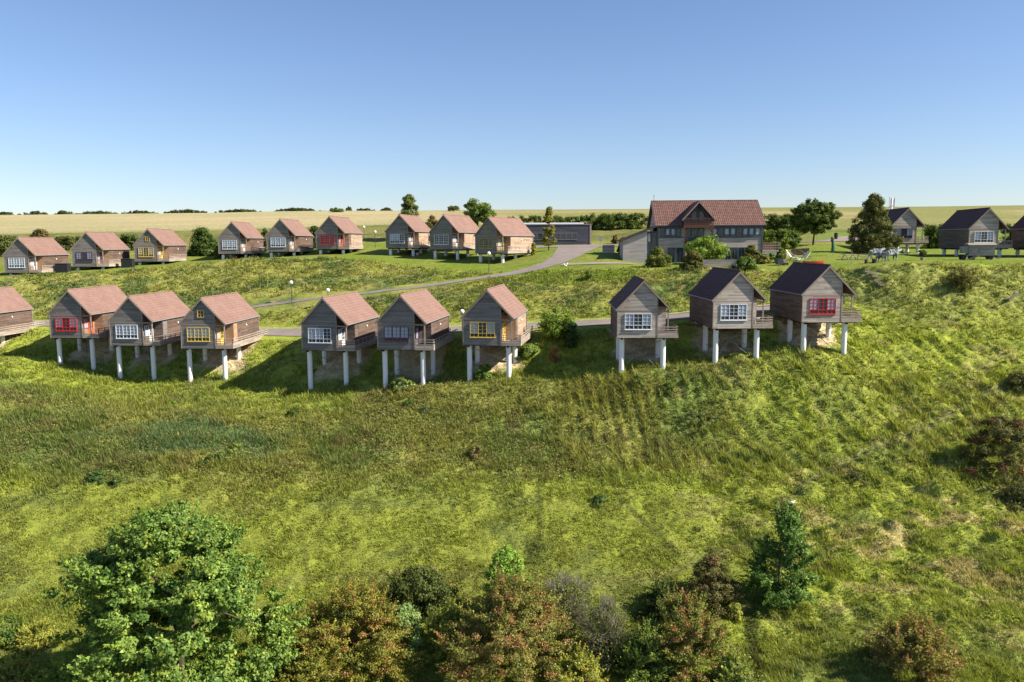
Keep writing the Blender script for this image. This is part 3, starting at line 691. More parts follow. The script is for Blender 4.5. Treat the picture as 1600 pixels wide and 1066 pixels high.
def crown(rs, shape, rx, ry, h, nc, cr_, per, leaf, c1, c2, accent=None, pacc=0.0, flat=.75, skin=.42, lw=.55, parents=0, pr_r=.2):
    C0 = env_points(rs, nc, shape, rx - cr_ * .5, ry - cr_ * .5, h - cr_ * .4, skin)
    if parents:
        Pc = env_points(rs, parents, shape, rx - cr_, ry - cr_, h - cr_, skin * .8); j = rs.randint(0, parents, nc); f = rs.uniform(0, 1, nc) < .82
        off = rs.normal(size=(nc, 3)); off /= np.linalg.norm(off, axis=1, keepdims=True); off *= (rs.uniform(.3, 1, nc) ** .5)[:, None] * min(rx, h) * pr_r; C0[f] = (Pc[j] + off * np.array([1, 1, .7]))[f]
    k = np.repeat(np.arange(nc), per); n = len(k)
    cs = cr_ * rs.uniform(.65, 1.25, nc)
    v = rs.normal(size=(n, 3)); v /= np.linalg.norm(v, axis=1, keepdims=True); r = rs.uniform(0, 1, n) ** .5
    P = C0[k] + v * (r * cs[k])[:, None] * np.array([1, 1, flat])
    out = P - np.array([0, 0, h * .35]); out /= np.linalg.norm(out, axis=1, keepdims=True) + 1e-6
    N = v * .7 + out * .5 + rs.normal(size=(n, 3)) * .55 + np.array([0, 0, .35])
    cc = rs.uniform(0, 1, nc) ; t = np.clip(cc[k] * .75 + rs.uniform(-.25, .5, n), 0, 1)[:, None]
    col = np.array(c1)[None] * (1 - t) + np.array(c2)[None] * t
    if accent is not None:
        am = ((rs.uniform(0, 1, nc) < pacc)[k] & (rs.uniform(0, 1, n) < .7)) | (rs.uniform(0, 1, n) < pacc * .25)
        col[am] = np.array(accent)[None] * rs.uniform(.6, 1.3, (am.sum(), 1))
    col = col * rs.uniform(.75, 1.25, (n, 1)) * GAIN2[0]; m = P[:, 2] > -.1
    return P[m], N[m], col[m], C0
def limbs(b, base, h0, tips, r0, rs, n=10):
    base = Vector(base); top = Vector((base.x + rs.normal() * .05 * h0, base.y + rs.normal() * .05 * h0, base.z + h0))
    b.tube([base - Vector((0, 0, .3)), base + Vector((0, 0, .12 * h0)), base.lerp(top, .5) + Vector((rs.normal() * .04 * h0, 0, 0)), top], [r0 * 1.35, r0, r0 * .72, r0 * .35], 8)
    for t in tips[:n]:
        t = Vector(t); s = base.lerp(top, rs.uniform(.35, .95)); m = s.lerp(t, .5) + Vector((rs.normal() * .1, rs.normal() * .1, (t - s).length * .1))
        b.tube([s, m, t], [r0 * .35, r0 * .2, r0 * .06], 5, False)
def plant(name, label, cat, loc, shape, rx, h, z0, nc, cr_, per, leaf, c1, c2, seed, trunk=None, group=None, ry=None, accent=None, pacc=0, flat=.75, skin=.42, cname='crown', tname='trunk', twigs=0, lw=.55, lean=(0, 0), sprays=0, parents=0, pr_r=.2):
    rs = np.random.RandomState(seed); root = empty(name, loc); tag(root, label, cat, group)
    P, N, col, C0 = crown(rs, shape, rx, ry or rx, h, nc, cr_, per, leaf, c1, c2, accent, pacc, flat, skin, lw, parents, pr_r)
    if lean != (0, 0): P[:, 0] += lean[0] * P[:, 2] / h; P[:, 1] += lean[1] * P[:, 2] / h; C0[:, 0] += lean[0] * C0[:, 2] / h
    if sprays:
        q = C0[rs.randint(0, len(C0), sprays)]; dd = q - np.array([0, 0, h * .3]); dd /= np.linalg.norm(dd, axis=1, keepdims=True); dd += rs.normal(size=dd.shape) * .3 + np.array([0, 0, .35]); dd /= np.linalg.norm(dd, axis=1, keepdims=True)
        ns_ = 34; kk = np.repeat(np.arange(sprays), ns_); tt = np.tile(np.linspace(0, 1, ns_), sprays); sl2 = (cr_ * rs.uniform(1.2, 2.8, sprays))[kk]
        SP = q[kk] + dd[kk] * (tt * sl2)[:, None] + rs.normal(size=(len(kk), 3)) * (.10 * (1.15 - tt))[:, None] * (cr_ / .4); ci = rs.randint(0, len(col), sprays)
        P = np.concatenate([P, SP]); N = np.concatenate([N, rs.normal(size=SP.shape) + np.array([0, 0, .5])]); col = np.concatenate([col, col[ci][kk] * rs.uniform(.8, 1.25, (len(kk), 1))])
    P[:, 2] += z0; C0 = C0 + np.array([0, 0, z0])
    L = leaf * rs.uniform(.6, 1.25, len(P))
    link(bpy.data.objects.new(cname, leaves_mesh(cname, P, N, L, L * lw, col, rs)), root)
    b = MB(); tr_ = trunk or (h * .5, .06)
    limbs(b, (0, 0, 0), z0 + tr_[0], C0[np.argsort(C0[:, 2])][::max(1, nc // 14)], tr_[1], rs, 14)
    if twigs:
        for t in C0[:twigs]:
            a = Vector(t); dr = Vector((t[0], t[1], .4 + t[2] * .3)).normalized(); b.tube([a * .75, a, a + dr * cr_ * 1.3], [.03, .02, .008], 4, False)
    b.build(tname, MAT['bark'], root); return root
GREEN1, GREEN2 = (.055, .10, .030), (.12, .19, .045)
def gp(x, y): return (x, y, H(x, y))
def gat(px, d, py=950): p = at(px, py, d); return gp(p[0], p[1])
# --- foreground trees and bushes
GAIN2[0] = 1.28
plant("ash_tree", "big leafy green tree filling the lower left corner of the valley", "tree", gat(268, 43, 900), 'dome', 6.9, 11.0, 1.6, 1500, .46, 95, .115, (.03, .07, .02), (.14, .20, .058), 3, (7, .28), accent=(.13, .17, .04), pacc=.10, lean=(-.4, .6), skin=.26, flat=.55, sprays=500, parents=115, pr_r=.17)
FG = "autumn coloured bushes along the foot of the slope"
plant("hawthorn_bush", "wide olive and yellow bush at the bottom edge, right of the big green tree", "bush", gat(548, 48.5), 'mound', 4.9, 4.9, .1, 620, .42, 100, .065, (.07, .085, .024), (.17, .16, .04), 11, group=FG, accent=(.17, .09, .045), pacc=.10, cname='foliage', tname='stems', twigs=60, flat=.5, sprays=520, parents=34, pr_r=.24)
plant("hawthorn_bush", "large russet and green bush at the bottom edge near the centre", "bush", gat(797, 47.5), 'mound', 5.8, 5.4, .1, 800, .42, 100, .065, (.065, .085, .026), (.15, .14, .05), 12, group=FG, accent=(.17, .088, .055), pacc=.22, cname='foliage', tname='stems', twigs=80, flat=.5, sprays=520, parents=34, pr_r=.24)
plant("hawthorn_bush", "red tinged bush at the bottom edge right of the bare grey bushes", "bush", gat(1072, 48), 'mound', 3.2, 4.4, .1, 320, .4, 95, .065, (.075, .10, .03), (.13, .14, .045), 13, group=FG, accent=(.15, .075, .05), pacc=.24, cname='foliage', tname='stems', twigs=60, flat=.5, sprays=520, parents=34, pr_r=.24)
plant("hawthorn_bush", "dark reddish bush standing in the shadow of the lone young tree", "bush", gat(1112, 54), 'mound', 2.4, 3.6, .1, 170, .4, 90, .07, (.05, .06, .025), (.10, .085, .045), 14, group=FG, accent=(.12, .065, .04), pacc=.25, cname='foliage', tname='stems', flat=.5)  # leaf tones lowered to carry the young tree's shadow
plant("hawthorn_bush", "brownish bush at the bottom edge in the right half, on the tussocky grass", "bush", gat(1425, 47.5), 'mound', 2.9, 2.9, .1, 90, .5, 140, .08, (.085, .095, .03), (.16, .14, .06), 15, group=FG, accent=(.17, .10, .06), pacc=.25, cname='foliage', tname='stems', twigs=40, flat=.5, sprays=520, parents=34, pr_r=.24)
plant("shrub", "shade-darkened green shrub behind the olive bush and the russet bush", "shrub", gat(655, 53.5), 'mound', 3.6, 3.3, .1, 240, .45, 100, .08, (.028, .045, .016), (.07, .085, .028), 16, cname='foliage', tname='stems')  # shade around this shrub is put into its dark leaf colours
plant("shrub", "small pale grey-green shrub between the olive bush and the russet bush", "shrub", gat(634, 50), 'mound', 1.5, 3.0, .1, 40, .4, 130, .08, (.10, .16, .075), (.16, .22, .10), 17, cname='foliage', tname='stems')
plant("young_tree", "bright green young tree rising behind the russet bush near the centre", "tree", gat(790, 53), 'egg', 2.4, 4.9, .3, 170, .42, 110, .085, (.07, .13, .03), (.15, .23, .05), 18, (2.5, .07))
plant("shrub", "low brown-green shrub behind the shade-darkened one, nearest the mown meadow", "shrub", gat(672, 56), 'mound', 2.0, 1.9, .05, 40, .5, 120, .08, (.08, .085, .035), (.14, .13, .055), 19, cname='foliage', tname='stems')
plant("shrub", "small leafy green bush at the left edge beside the big tree", "shrub", gat(4, 51, 990), 'mound', 1.9, 1.9, .05, 36, .4, 120, .10, (.03, .06, .018), (.09, .12, .03), 20, cname='foliage', tname='stems')
plant("bramble_patch", "low mixed bramble in the bottom left corner", "bramble", gat(40, 45, 1050), 'mound', 2.9, 1.3, 0, 90, .45, 130, .09, (.06, .09, .025), (.15, .17, .045), 21, accent=(.2, .13, .06), pacc=.15, cname='foliage', tname='stems')
def bare_bush(label, loc, rx, h, seed, n=5200):
    rs = np.random.RandomState(seed); root = empty("bare_bush", loc); tag(root, label, "bush", FG + ", bare")
    nbr = 130; E0 = env_points(rs, nbr, 'mound', rx, rx, h * 1.05, .5); E0[:, :2] *= rs.uniform(.75, 1.2, (nbr, 1)); j = rs.randint(0, nbr, n); tt = rs.uniform(.3, 1, n)[:, None]
    C0 = E0[j] * tt + np.array([0, 0, 1])[None] * (tt * (1 - tt)) * h * .5 + rs.normal(size=(n, 3)) * .13; D = E0[j] / (np.linalg.norm(E0[j], axis=1, keepdims=True) + 1e-6) + rs.normal(size=(n, 3)) * .55 + np.array([0, 0, .3])
    D /= np.linalg.norm(D, axis=1, keepdims=True); Ln = rs.uniform(.2, .55, n)[:, None]; W = np.cross(D, rs.normal(size=D.shape)); W /= np.linalg.norm(W, axis=1, keepdims=True)
    V = np.stack([C0 - W * .013, C0 + W * .013, C0 + D * Ln], 1).reshape(-1, 3)
    t = rs.uniform(.6, 1.25, (n, 1)); col = np.array([[.27, .25, .21]]) * t
    link(bpy.data.objects.new("twigs", npmesh("twigs", V, np.arange(3 * n).reshape(n, 3), MAT['leaf'], fcol=col)), root)
    b = MB()
    for k in range(46):
        e = Vector(E0[k]); b.tube([(rs.normal() * .2, rs.normal() * .2, -.2), e * .5 + Vector((0, 0, .3)), e], [.05, .03, .01], 4, False)
    b.build("stems", MAT['bark'], root)
    k = 4200; P = env_points(rs, k, 'mound', rx, rx, h * .9, .5)
    link(bpy.data.objects.new("leaves", leaves_mesh("leaves", P, rs.normal(size=(k, 3)), .07, .04, np.array([[.10, .13, .04]]) * rs.uniform(.6, 1.4, (k, 1)), rs)), root)
bare_bush("bare grey twiggy bush beside the bright green young tree, upper of the two", gat(884, 52.5), 3.1, 3.1, 31, 7500)
bare_bush("bare grey twiggy bush between the russet bush and the red tinged bush", gat(950, 49), 2.7, 4.1, 32, 8000)
plant("shrub", "tiny yellow-green bush at the foot of the lone young tree's shadow", "shrub", gat(1148, 52.5), 'mound', .75, 1.3, .05, 22, .3, 110, .08, (.10, .13, .03), (.2, .2, .05), 33, cname='foliage', tname='stems')
g0 = gpx(1217, 948)
plant("young_tree", "lone young dark green tree with visible trunk on the open slope at right", "tree", g0, 'cone', 3.1, 6.0, .9, 210, .42, 95, .10, (.03, .07, .02), (.10, .155, .05), 34, (4.8, .09), lean=(.55, 0), skin=.42, sprays=200, parents=48, pr_r=.2)
b = MB(); b.ball((0, 0, 0), (.16, .09, .09), 8, 6); b.ball((.13, 0, .1), (.06, .05, .06), 6, 5); b.tube([(-.12, 0, 0), (-.3, 0, .02)], [.05, .02], 5)
o = b.build("white_bird", MAT['lampwhite'], None, True); p = at(1238, 785, g0[1]); o.location = p; tag(o, "small white bird perched at the very top of the lone young tree", "bird")
EX = [(706, 49.5, 2.2, 3.0, "green and brown bush filling the gap between the olive bush and the russet bush", (.07, .10, .025), (.17, .19, .05), None), (470, 46, 2.3, 2.6, "dark olive bush at the bottom edge between the big green tree and the olive bush", (.05, .07, .02), (.15, .15, .04), None),
 (905, 45.5, 2.2, 2.6, "yellow tinged bush at the bottom edge below the bare grey bushes", (.08, .11, .03), (.20, .20, .05), (.22, .17, .04)), (1010, 47.5, 1.9, 3.0, "green bush at the bottom edge between the bare grey bush and the red tinged bush", (.05, .09, .025), (.14, .17, .05), None),
 (848, 50, 2.1, 3.0, "olive green bush between the russet bush and the bare grey bushes", (.08, .10, .03), (.19, .18, .05), (.18, .10, .05)), (1150, 46.5, 1.7, 1.8, "low green bush at the bottom edge right of the red tinged bush", (.06, .09, .03), (.15, .17, .05), None),
 (1035, 53.5, 1.6, 1.7, "low dark bush in tree shadow behind the red tinged bush", (.03, .045, .018), (.07, .09, .03), None), (20, 46, 2.3, 1.9, "low leafy bush in the bottom left corner in front of the tree shadow", (.06, .09, .025), (.17, .19, .05), (.2, .15, .05)), (60, 51, 1.3, .9, "small yellowish bush left of the big green tree", (.10, .12, .03), (.22, .22, .06), None), (95, 45, 2.4, 2.6, "leafy green bush under the left side of the big green tree", (.05, .09, .025), (.15, .19, .05), None), (588, 53.5, 1.7, 1.5, "low brownish bush behind the olive bush", (.09, .09, .035), (.18, .16, .06), None)]
for k, (px, d, rx, h, lb, a, b_, ac) in enumerate(EX): plant("low_bush", lb, "bush", gat(px, d), 'mound', rx, h, 0, int(75 * rx), .38, 90, .07, a, b_, 300 + k, accent=ac, pacc=.25, cname='foliage', tname='stems', twigs=14, flat=.55, sprays=200)
GAIN2[0] = 1.0
# --- brambles on the right-hand slope
for px, py, rx, h, sd, lb, ac in ((1566, 737, 4.7, 5.0, 41, "large dark bramble thicket at the right edge beside the trodden footpath", (.13, .06, .05)), (1594, 612, 1.9, 1.8, 42, "small dark bush above the footpath at the right edge", None), (1592, 790, 1.9, 1.9, 43, "dark bush below the large bramble thicket at the right edge", None)):
    g = gpx(px, py); plant("bramble_thicket", lb, "bramble", g, 'mound', rx, h, 0, int(28 * rx), .55, 150, .10, (.045, .06, .025), (.13, .125, .06), sd, accent=ac, pacc=.18 if ac else 0, cname='foliage', tname='stems')
# --- bushes by the lower road
g = gpx(872, 530); plant("round_bush", "round glossy green bush beside the lower road, right of the yellow windowed cottage", "bush", g, 'ball', 2.35, 3.6, 0, 60, .6, 140, .13, (.05, .09, .02), (.15, .22, .04), 51, cname='foliage', tname='stems')

g = gpx(893, 543); plant("conical_bush", "dark conical bush right beside the round glossy bush, in cottage shade", "bush", g, 'cone', 1.2, 3.0, 0, 34, .42, 120, .10, (.02, .045, .02), (.05, .09, .03), 52, cname='foliage', tname='stems')
g = gpx(868, 566); plant("dead_plant", "tall dead rusty brown plant below the round glossy bush", "plant", g, 'egg', 1.0, 1.7, 0, 26, .35, 80, .07, (.16, .09, .045), (.26, .15, .08), 53, cname='foliage', tname='stems')
g = gpx(826, 560); plant("leafy_shrub", "pale green leafy shrub under the railing right of the plain gabled cottage", "shrub", g, 'mound', 2.0, 1.6, 0, 40, .42, 120, .11, (.07, .12, .035), (.16, .22, .07), 54, cname='foliage', tname='stems')
g = gpx(757, 592); plant("leafy_shrub", "leafy green shrub between the front columns of the plain gabled cottage", "shrub", g, 'mound', 1.2, 1.6, 0, 30, .38, 120, .12, (.04, .08, .025), (.13, .19, .05), 55, cname='foliage', tname='stems')
g = gpx(628, 606); plant("leafy_shrub", "low leafy plants with white blossom below the purple windowed cottage", "shrub", g, 'mound', 1.9, 1.0, 0, 36, .35, 100, .10, (.06, .10, .03), (.15, .19, .06), 56, accent=(.6, .6, .55), pacc=.07, cname='foliage', tname='stems')
g = gpx(1505, 455); plant("round_bush", "sparse brown-green bush on the bank below the grey wagon", "bush", g, 'ball', 1.95, 3.0, 0, 52, .45, 95, .09, (.07, .075, .03), (.15, .14, .06), 57, cname='foliage', tname='stems', skin=.6, twigs=40)
g = gpx(922, 437); plant("small_bush", "small green bush on the lawn edge below the side path", "bush", g, 'ball', .75, 1.4, 0, 26, .3, 90, .09, (.07, .11, .03), (.15, .2, .05), 58, cname='foliage', tname='stems')
# --- weeds on the slope
WG = "single weed clumps on the slope"
WD = [(998, 608, .95, 1.3, "tall pale green weed clump below the leftmost dark roofed cottage", (.09, .13, .04), (.17, .21, .07)), (1044, 615, .95, 1.2, "spiky green weed clump between the leftmost and middle dark roofed cottages", (.06, .10, .03), (.15, .20, .06)),
 (744, 716, .95, 1.5, "upright dried weed with purplish heads in the middle of the slope", (.09, .09, .035), (.19, .15, .10)), (266, 632, .8, .7, "bright green weed below the left yellow windowed cottage", (.08, .13, .03), (.16, .21, .05)),
 (311, 626, .7, .6, "darker weed just right of a bright green one below the left yellow windowed cottage", (.04, .07, .02), (.11, .15, .04)), (460, 648, 1.2, .9, "dark weed clump down the slope, left of the pale windowed cottage's columns", (.03, .06, .02), (.09, .12, .04)),
 (641, 632, .8, .8, "green weed clump below the columns of the purple windowed cottage", (.05, .09, .03), (.12, .16, .05)), (664, 641, .65, .6, "small bluish weed to the right of a green clump below the purple windowed cottage", (.05, .08, .05), (.10, .14, .08)),
 (152, 752, 1.25, .9, "dark leafy weed clump at far left, halfway down the slope", (.025, .06, .025), (.08, .13, .05)), (182, 756, .7, .7, "small dark weed right beside the dark leafy clump at far left", (.03, .06, .02), (.08, .11, .04)),
 (936, 784, 1.1, .7, "dark green weed alone on the lower slope right of centre", (.04, .075, .03), (.11, .16, .06)), (163, 658, .8, .9, "olive weed below the gap between the red windowed and the pale windowed cottage", (.05, .08, .03), (.13, .16, .05)),
 (1088, 655, 2.7, .95, "broad grey-green patch of tall weeds below the middle dark roofed cottage", (.075, .105, .05), (.14, .17, .085)), (367, 700, 1.0, .7, "lime green weed among darker growth left of centre", (.08, .12, .03), (.17, .2, .05)),
 (338, 722, 1.6, .7, "dark sprawling weeds lower left, among the bluish grass", (.03, .06, .025), (.08, .12, .04)), (1340, 752, 2.3, .7, "mounded dark bramble beside the trodden footpath on the right slope", (.055, .07, .03), (.13, .14, .06))]
for k, (px, py, rx, h, lb, a, b_) in enumerate(WD):
    g = gpx(px, py, smooth=True); plant("weed_clump", lb, "weed", gp(g[0], g[1]), 'mound', rx, h, -.05, int(14 + 12 * rx), .26, 90, .075, a, b_, 70 + k, (h * .5, .02), WG, cname='foliage', tname='stems')
# --- trees, shrubs and hedges further back
def back(px, base, d=None, top=None): # ground point below a pixel, or at a given distance
    if d is None: return gpx(px, base)
    p = at(px, 380, d); return gp(p[0], p[1])
def hgt(px, top, g): return zc(px, top, g[1]) - g[2]
def shrubpx(name, label, cat, x0, x1, top, base=None, d=None, shape='mound', c1=(.03, .055, .02), c2=(.09, .13, .035), seed=0, leaf=.14, per=90, dens=1.0, ryf=1.0, **k):
    xm = (x0 + x1) / 2; g = back(xm, base, d); rx = (x1 - x0) / 2 / F * g[1] * 1.12; h = max(.4, hgt(xm, top, g)); shape = 'box' if name == 'hedge' else shape; nc = int(dens * min(150, 14 + 12 * rx * h ** .5)); cr_ = min(.8, max(.25, .22 * min(rx, h)))
    return plant(name, label, cat, g, shape, rx, h, 0, nc, cr_, per, leaf, c1, c2, seed, (h * .5, .05), ry=rx * ryf, cname='foliage', tname='stems', **k)
def treepx(name, label, x0, x1, top, crownbase, base=None, d=None, shape='egg', c1=(.03, .055, .02), c2=(.09, .13, .035), seed=0, leaf=.17, per=150, nc=90, cr_=.7, r0=.16, cx=None, **k):
    xm = cx or (x0 + x1) / 2; g = back(xm, base, d); rx = (x1 - x0) / 2 / F * g[1] * (1.45 if shape == 'cone' else 1.15); h = hgt(xm, top, g); z0 = hgt(xm, crownbase, g)
    return plant(name, label, "tree", g, shape, rx, h - z0, z0, nc, cr_, per, leaf, c1, c2, seed, (max(.3, (h - z0) * .7), r0), **k)
treepx("round_tree", "round crowned dark green tree on the lawn right of the large house", 1236, 1305, 309, 366, base=383, seed=101, shape='ball', nc=300, cr_=.55, per=110, c1=(.028, .055, .018), c2=(.10, .13, .035), leaf=.16, skin=.42)
treepx("conifer_tree", "broad conical conifer standing on the right lawn beside the purple windowed cottage", 1327, 1398, 303, 394, base=397.5, seed=102, shape='cone', nc=300, per=150, c1=(.035, .05, .02), c2=(.12, .12, .05), leaf=.13, cr_=.6, skin=.38)
treepx("column_tree", "slim yellow-green columnar tree in front of the long low building", 846, 869, 322, 383, base=391.5, seed=103, shape='cone', nc=80, per=120, c1=(.085, .10, .03), c2=(.21, .20, .06), leaf=.13, cr_=.4, r0=.1, accent=(.28, .20, .05), pacc=.12)
treepx("field_tree", "pale green pointed tree behind the upper row, left of the rounder one", 623, 657, 304, 345, d=168, seed=104, nc=70, c1=(.06, .085, .03), c2=(.14, .17, .06), leaf=.18, skin=.6)
treepx("field_tree", "rounder green tree behind the middle angled cottage of the upper row", 725, 771, 310, 352, d=152, seed=105, shape='ball', nc=90, c1=(.045, .08, .025), c2=(.14, .19, .05), leaf=.18)
shrubpx("field_bush", "brownish bush between the two trees behind the upper row", "bush", 660, 692, 337, d=166, c1=(.09, .075, .035), c2=(.17, .14, .07), seed=106)
treepx("skyline_bush", "lone small bush on the skyline right of the pale pointed tree", 701, 717, 321, 329, d=330, seed=107, nc=26, cr_=.9, per=80, leaf=.3, shape='ball', c1=(.05, .06, .03), c2=(.10, .11, .05))
treepx("skyline_bush", "small green tree on the skyline above the red windowed upper cottage", 518, 538, 324, 336, d=330, seed=108, nc=30, cr_=.9, per=80, leaf=.3, shape='ball', c1=(.04, .06, .02), c2=(.09, .11, .04))
HGS = "hedge clumps along the left skyline"
HX = [(-14, 38, "cut off by the left edge"), (36, 84, "second from the left"), (82, 122, "above the second upper cottage's left side"), (118, 194, "above the second and third upper cottages"), (192, 252, "directly above the yellow windowed upper cottage"), (250, 336, "above the dark shrubs"), (332, 424, "above the first cottage right of the dark shrubs"), (421, 516, "left of the small skyline tree"), (541, 552, "just right of the small skyline tree"), (556, 588, "above the two globe lamps"), (593, 618, "rightmost of the row")]
for k, (a, b_, lb) in enumerate(HX):
    g = back((a + b_) / 2, 0, 412); rx = (b_ - a) / 2 / F * 412 * 1.12; h = 2.05 + (k % 3) * .22
    plant("skyline_hedge", "far hedge clump on the left skyline, " + lb, "hedge", g, 'mound', rx, h, -.3, int(14 + rx * 3.2), 1.1, 60, .45, (.03, .045, .02), (.06, .075, .03), 110 + k, (1, .08), HGS, ry=2.2, cname='foliage', tname='stems')
SB = [
 ("hedge", "long dark hedge behind the low grey building", "hedge", 800, 940, 337, 187, (.035, .06, .02), (.09, .13, .035), .25),
 ("hedge", "tall dark hedge right of the low grey building, left of the large house", "hedge", 922, 1014, 333, 186, (.03, .055, .018), (.09, .125, .03), .4),
 ("hedge", "dark bushy hedge behind the right end of the large house", "hedge", 1180, 1258, 334, 172, (.03, .055, .018), (.08, .11, .03), .4),
 ("hedge", "dark hedge between the purple windowed and the wagon side cottage", "hedge", 1440, 1496, 350, 152, (.03, .055, .02), (.09, .12, .035), .4),
 ("hedge", "dark hedge behind the cottage at the right edge", "hedge", 1566, 1650, 350, 155, (.02, .04, .015), (.06, .085, .025), .4),
 ("shrub", "dense dark green shrubs right of the bright yellow windowed upper cottage", "shrub", 292, 342, 355, 162, (.03, .06, .018), (.085, .13, .035), .6),
 ("shrub", "small olive shrub left of the first cottage after the dark shrubs", "shrub", 333, 345, 384, 156, (.07, .09, .03), (.15, .16, .05), 1),
 ("shrub", "brownish shrub behind the leftmost whole upper cottage", "shrub", 44, 84, 358, 170, (.08, .075, .035), (.16, .14, .07), .5),
 ("hedge", "olive hedge at the left edge behind the upper row", "hedge", -40, 24, 368, 165, (.045, .07, .025), (.11, .13, .045), .4),
 ("hedge", "hedge between the first and second upper cottages from the left", "hedge", 84, 124, 369, 168, (.045, .065, .025), (.12, .13, .05), .5),
 ("hedge", "hedge between the second and third upper cottages from the left", "hedge", 186, 222, 366, 168, (.03, .06, .02), (.10, .13, .04), .5),
 ("shrub", "dark shrub between the two white windowed upper cottages left of the red one", "shrub", 404, 424, 357, 162, (.035, .06, .02), (.09, .12, .035), .6),
 ("shrub", "dark shrub between the red windowed upper cottage and its white windowed neighbour", "shrub", 478, 505, 352, 162, (.035, .06, .02), (.09, .12, .035), .6),
 ("hedge", "clipped bright topped hedge behind the terrace of the large house", "hedge", 1186, 1232, 358, 140, (.04, .075, .02), (.15, .19, .04), .5),
]
for k, (n, lb, c, a, b_, top, d, c1, c2, ryf) in enumerate(SB): shrubpx(n, lb, c, a, b_, top, d=d, c1=c1, c2=c2, seed=130 + k, leaf=.17, ryf=ryf, dens=1.4)
GS = [
 ("clipped_shrub", "large clipped dark shrub right of the terrace railing of the large house", 1213, 1250, 360, 389, (.03, .06, .02), (.09, .14, .035), 'ball'),
 ("garden_shrub", "wide brown-green garden shrub below the left corner of the large house", 1006, 1052, 387, 417, (.05, .07, .02), (.15, .16, .05), 'mound'),
 ("garden_shrub", "brown-green garden shrub left of the wooden fence panel", 1063, 1102, 392, 420, (.05, .065, .025), (.15, .14, .055), 'mound'),
 ("small_tree", "bright leafy bush-like tree in front of the large house's balcony", 1070, 1136, 367, 412, (.055, .10, .025), (.17, .24, .05), 'ball'),
 ("garden_shrub", "low dense green garden shrub right of the wooden fence panel", 1143, 1186, 402, 420, (.045, .09, .025), (.10, .15, .035), 'mound'),
 ("garden_shrub", "brown-green garden shrub in front of the large house's right windows", 1158, 1190, 384, 408, (.055, .065, .025), (.16, .15, .055), 'mound'),
 ("garden_shrub", "yellowish garden shrub below the right corner of the large house", 1182, 1207, 397, 412, (.09, .10, .035), (.22, .21, .08), 'mound'),
 ("garden_shrub", "small green garden shrub between a yellowish one and the pointed light one", 1198, 1214, 396, 406, (.05, .085, .025), (.13, .17, .04), 'mound'),
 ("conical_shrub", "pointed light green shrub at the foot of the terrace stairs", 1208, 1232, 388, 410, (.07, .09, .03), (.18, .19, .05), 'cone'),
 ("creeper", "dark creeper growing beside the lean-to wing of the large house", 962, 986, 370, 398, (.02, .035, .015), (.06, .07, .03), 'mound'),
 ("garden_shrub", "small olive shrub at the left foot of the lean-to wing's creeper", 955, 968, 367, 381, (.09, .09, .03), (.2, .16, .06), 'mound'),
 ("shrub", "yellowish shrub at the back corner of the olive windowed cottage", 829, 838, 380, 399, (.10, .12, .03), (.26, .25, .05), 'mound'),
]
for k, (n, lb, a, b_, top, base, c1, c2, sh) in enumerate(GS): shrubpx(n, lb, "tree" if n == "small_tree" else "shrub", a, b_, top, base=base, shape=sh, c1=c1, c2=c2, seed=160 + k, leaf=.15, dens=1.6, per=110)
treepx("sapling", "thin young sapling on the lawn beside the folded green parasol", 1295, 1303, 370, 378, base=394, seed=190, nc=8, per=24, cr_=.25, leaf=.08, r0=.04)

# ------------------------------------------------------------------ the long low building
zg = H(*at(880, 383, 165)[:2]); p = at(924, 380, 165); b = empty("low_building", (p[0], p[1], zg)); tag(b, "long low flat roofed dark grey building behind the column shaped tree", "building")
m = MB(); m.box(-19.5, -.05, 0, 7.5, -.6, 3.95); m.build("wall", wood("slate_cladding", (.045, .05, .062), (.09, .095, .115), .3), b)
m = MB(); m.box(-19.6, .0, -.12, 7.6, 3.95, 4.12); m.build("roof", MAT['metal'], b)
m = MB(); m.box(-.35, .0, -.06, 0, -.4, 3.94); m.build("corner_board", MAT['trim'], b)
m = MB(); m.box(-19.5, -1.5, .5, 7, 4.13, 4.4); m.build("roof_edge", MAT['white_concrete'], b)
for k in range(13):
    x = -3.4 - k * 1.15
    m = MB(); m.box(x - .53, x - .49, -.1, -.01, .95, 2.35); m.box(x + .49, x + .53, -.1, -.01, .95, 2.35); m.box(x - .49, x + .49, -.1, -.01, .95, 1.03); m.box(x - .49, x + .49, -.1, -.01, 2.28, 2.35)
    wdw = m.build("window", MAT['metal'], b); g_ = MB(); g_.box(x - .48, x + .48, -.05, -.02, 1.0, 2.3); g_.build("glass_pane", MAT['glass'], wdw)

# ------------------------------------------------------------------ the large house
a4 = R(4.0); q = at(1027, 380, 126.2); GZ = -3.05; hs = empty("large_house", (q[0], q[1], GZ), -a4); tag(hs, "large two storey wooden house with brown tiled roof, dormer balcony and lean-to wing", "house")
W_, Dp, EZ, RZ = 15.75, 12.2, 2.72 - GZ, 6.72 - GZ
sl_ = (RZ - EZ) / (Dp / 2 + .4)
def hz(y): return EZ + sl_ * (y + .4)
m = MB(); m.prism([(0, -.5), (Dp, -.5), (Dp, EZ + sl_ * .4 - .25), (Dp / 2, RZ - .25), (0, EZ + sl_ * .4 - .25)], 0, W_, 'x'); m.build("wall", MAT['wood_mid'], hs)
b = MB(); n = 16
for i in range(n):
    for sgn in (0, 1):
        ya, yb = -.4 + (Dp / 2 + .4) * i / n, -.4 + (Dp / 2 + .4) * (i + 1) / n
        za, zb = EZ + (RZ - EZ) * i / n, EZ + (RZ - EZ) * (i + 1) / n
        P_ = [(ya, za - .2), (ya, za + .04), (yb, zb - .01), (yb, zb - .2)]
        if sgn: P_ = [(Dp - y_, z_) for y_, z_ in P_][::-1]
        b.prism(P_[::-1], -.45, W_ + .45, 'x')
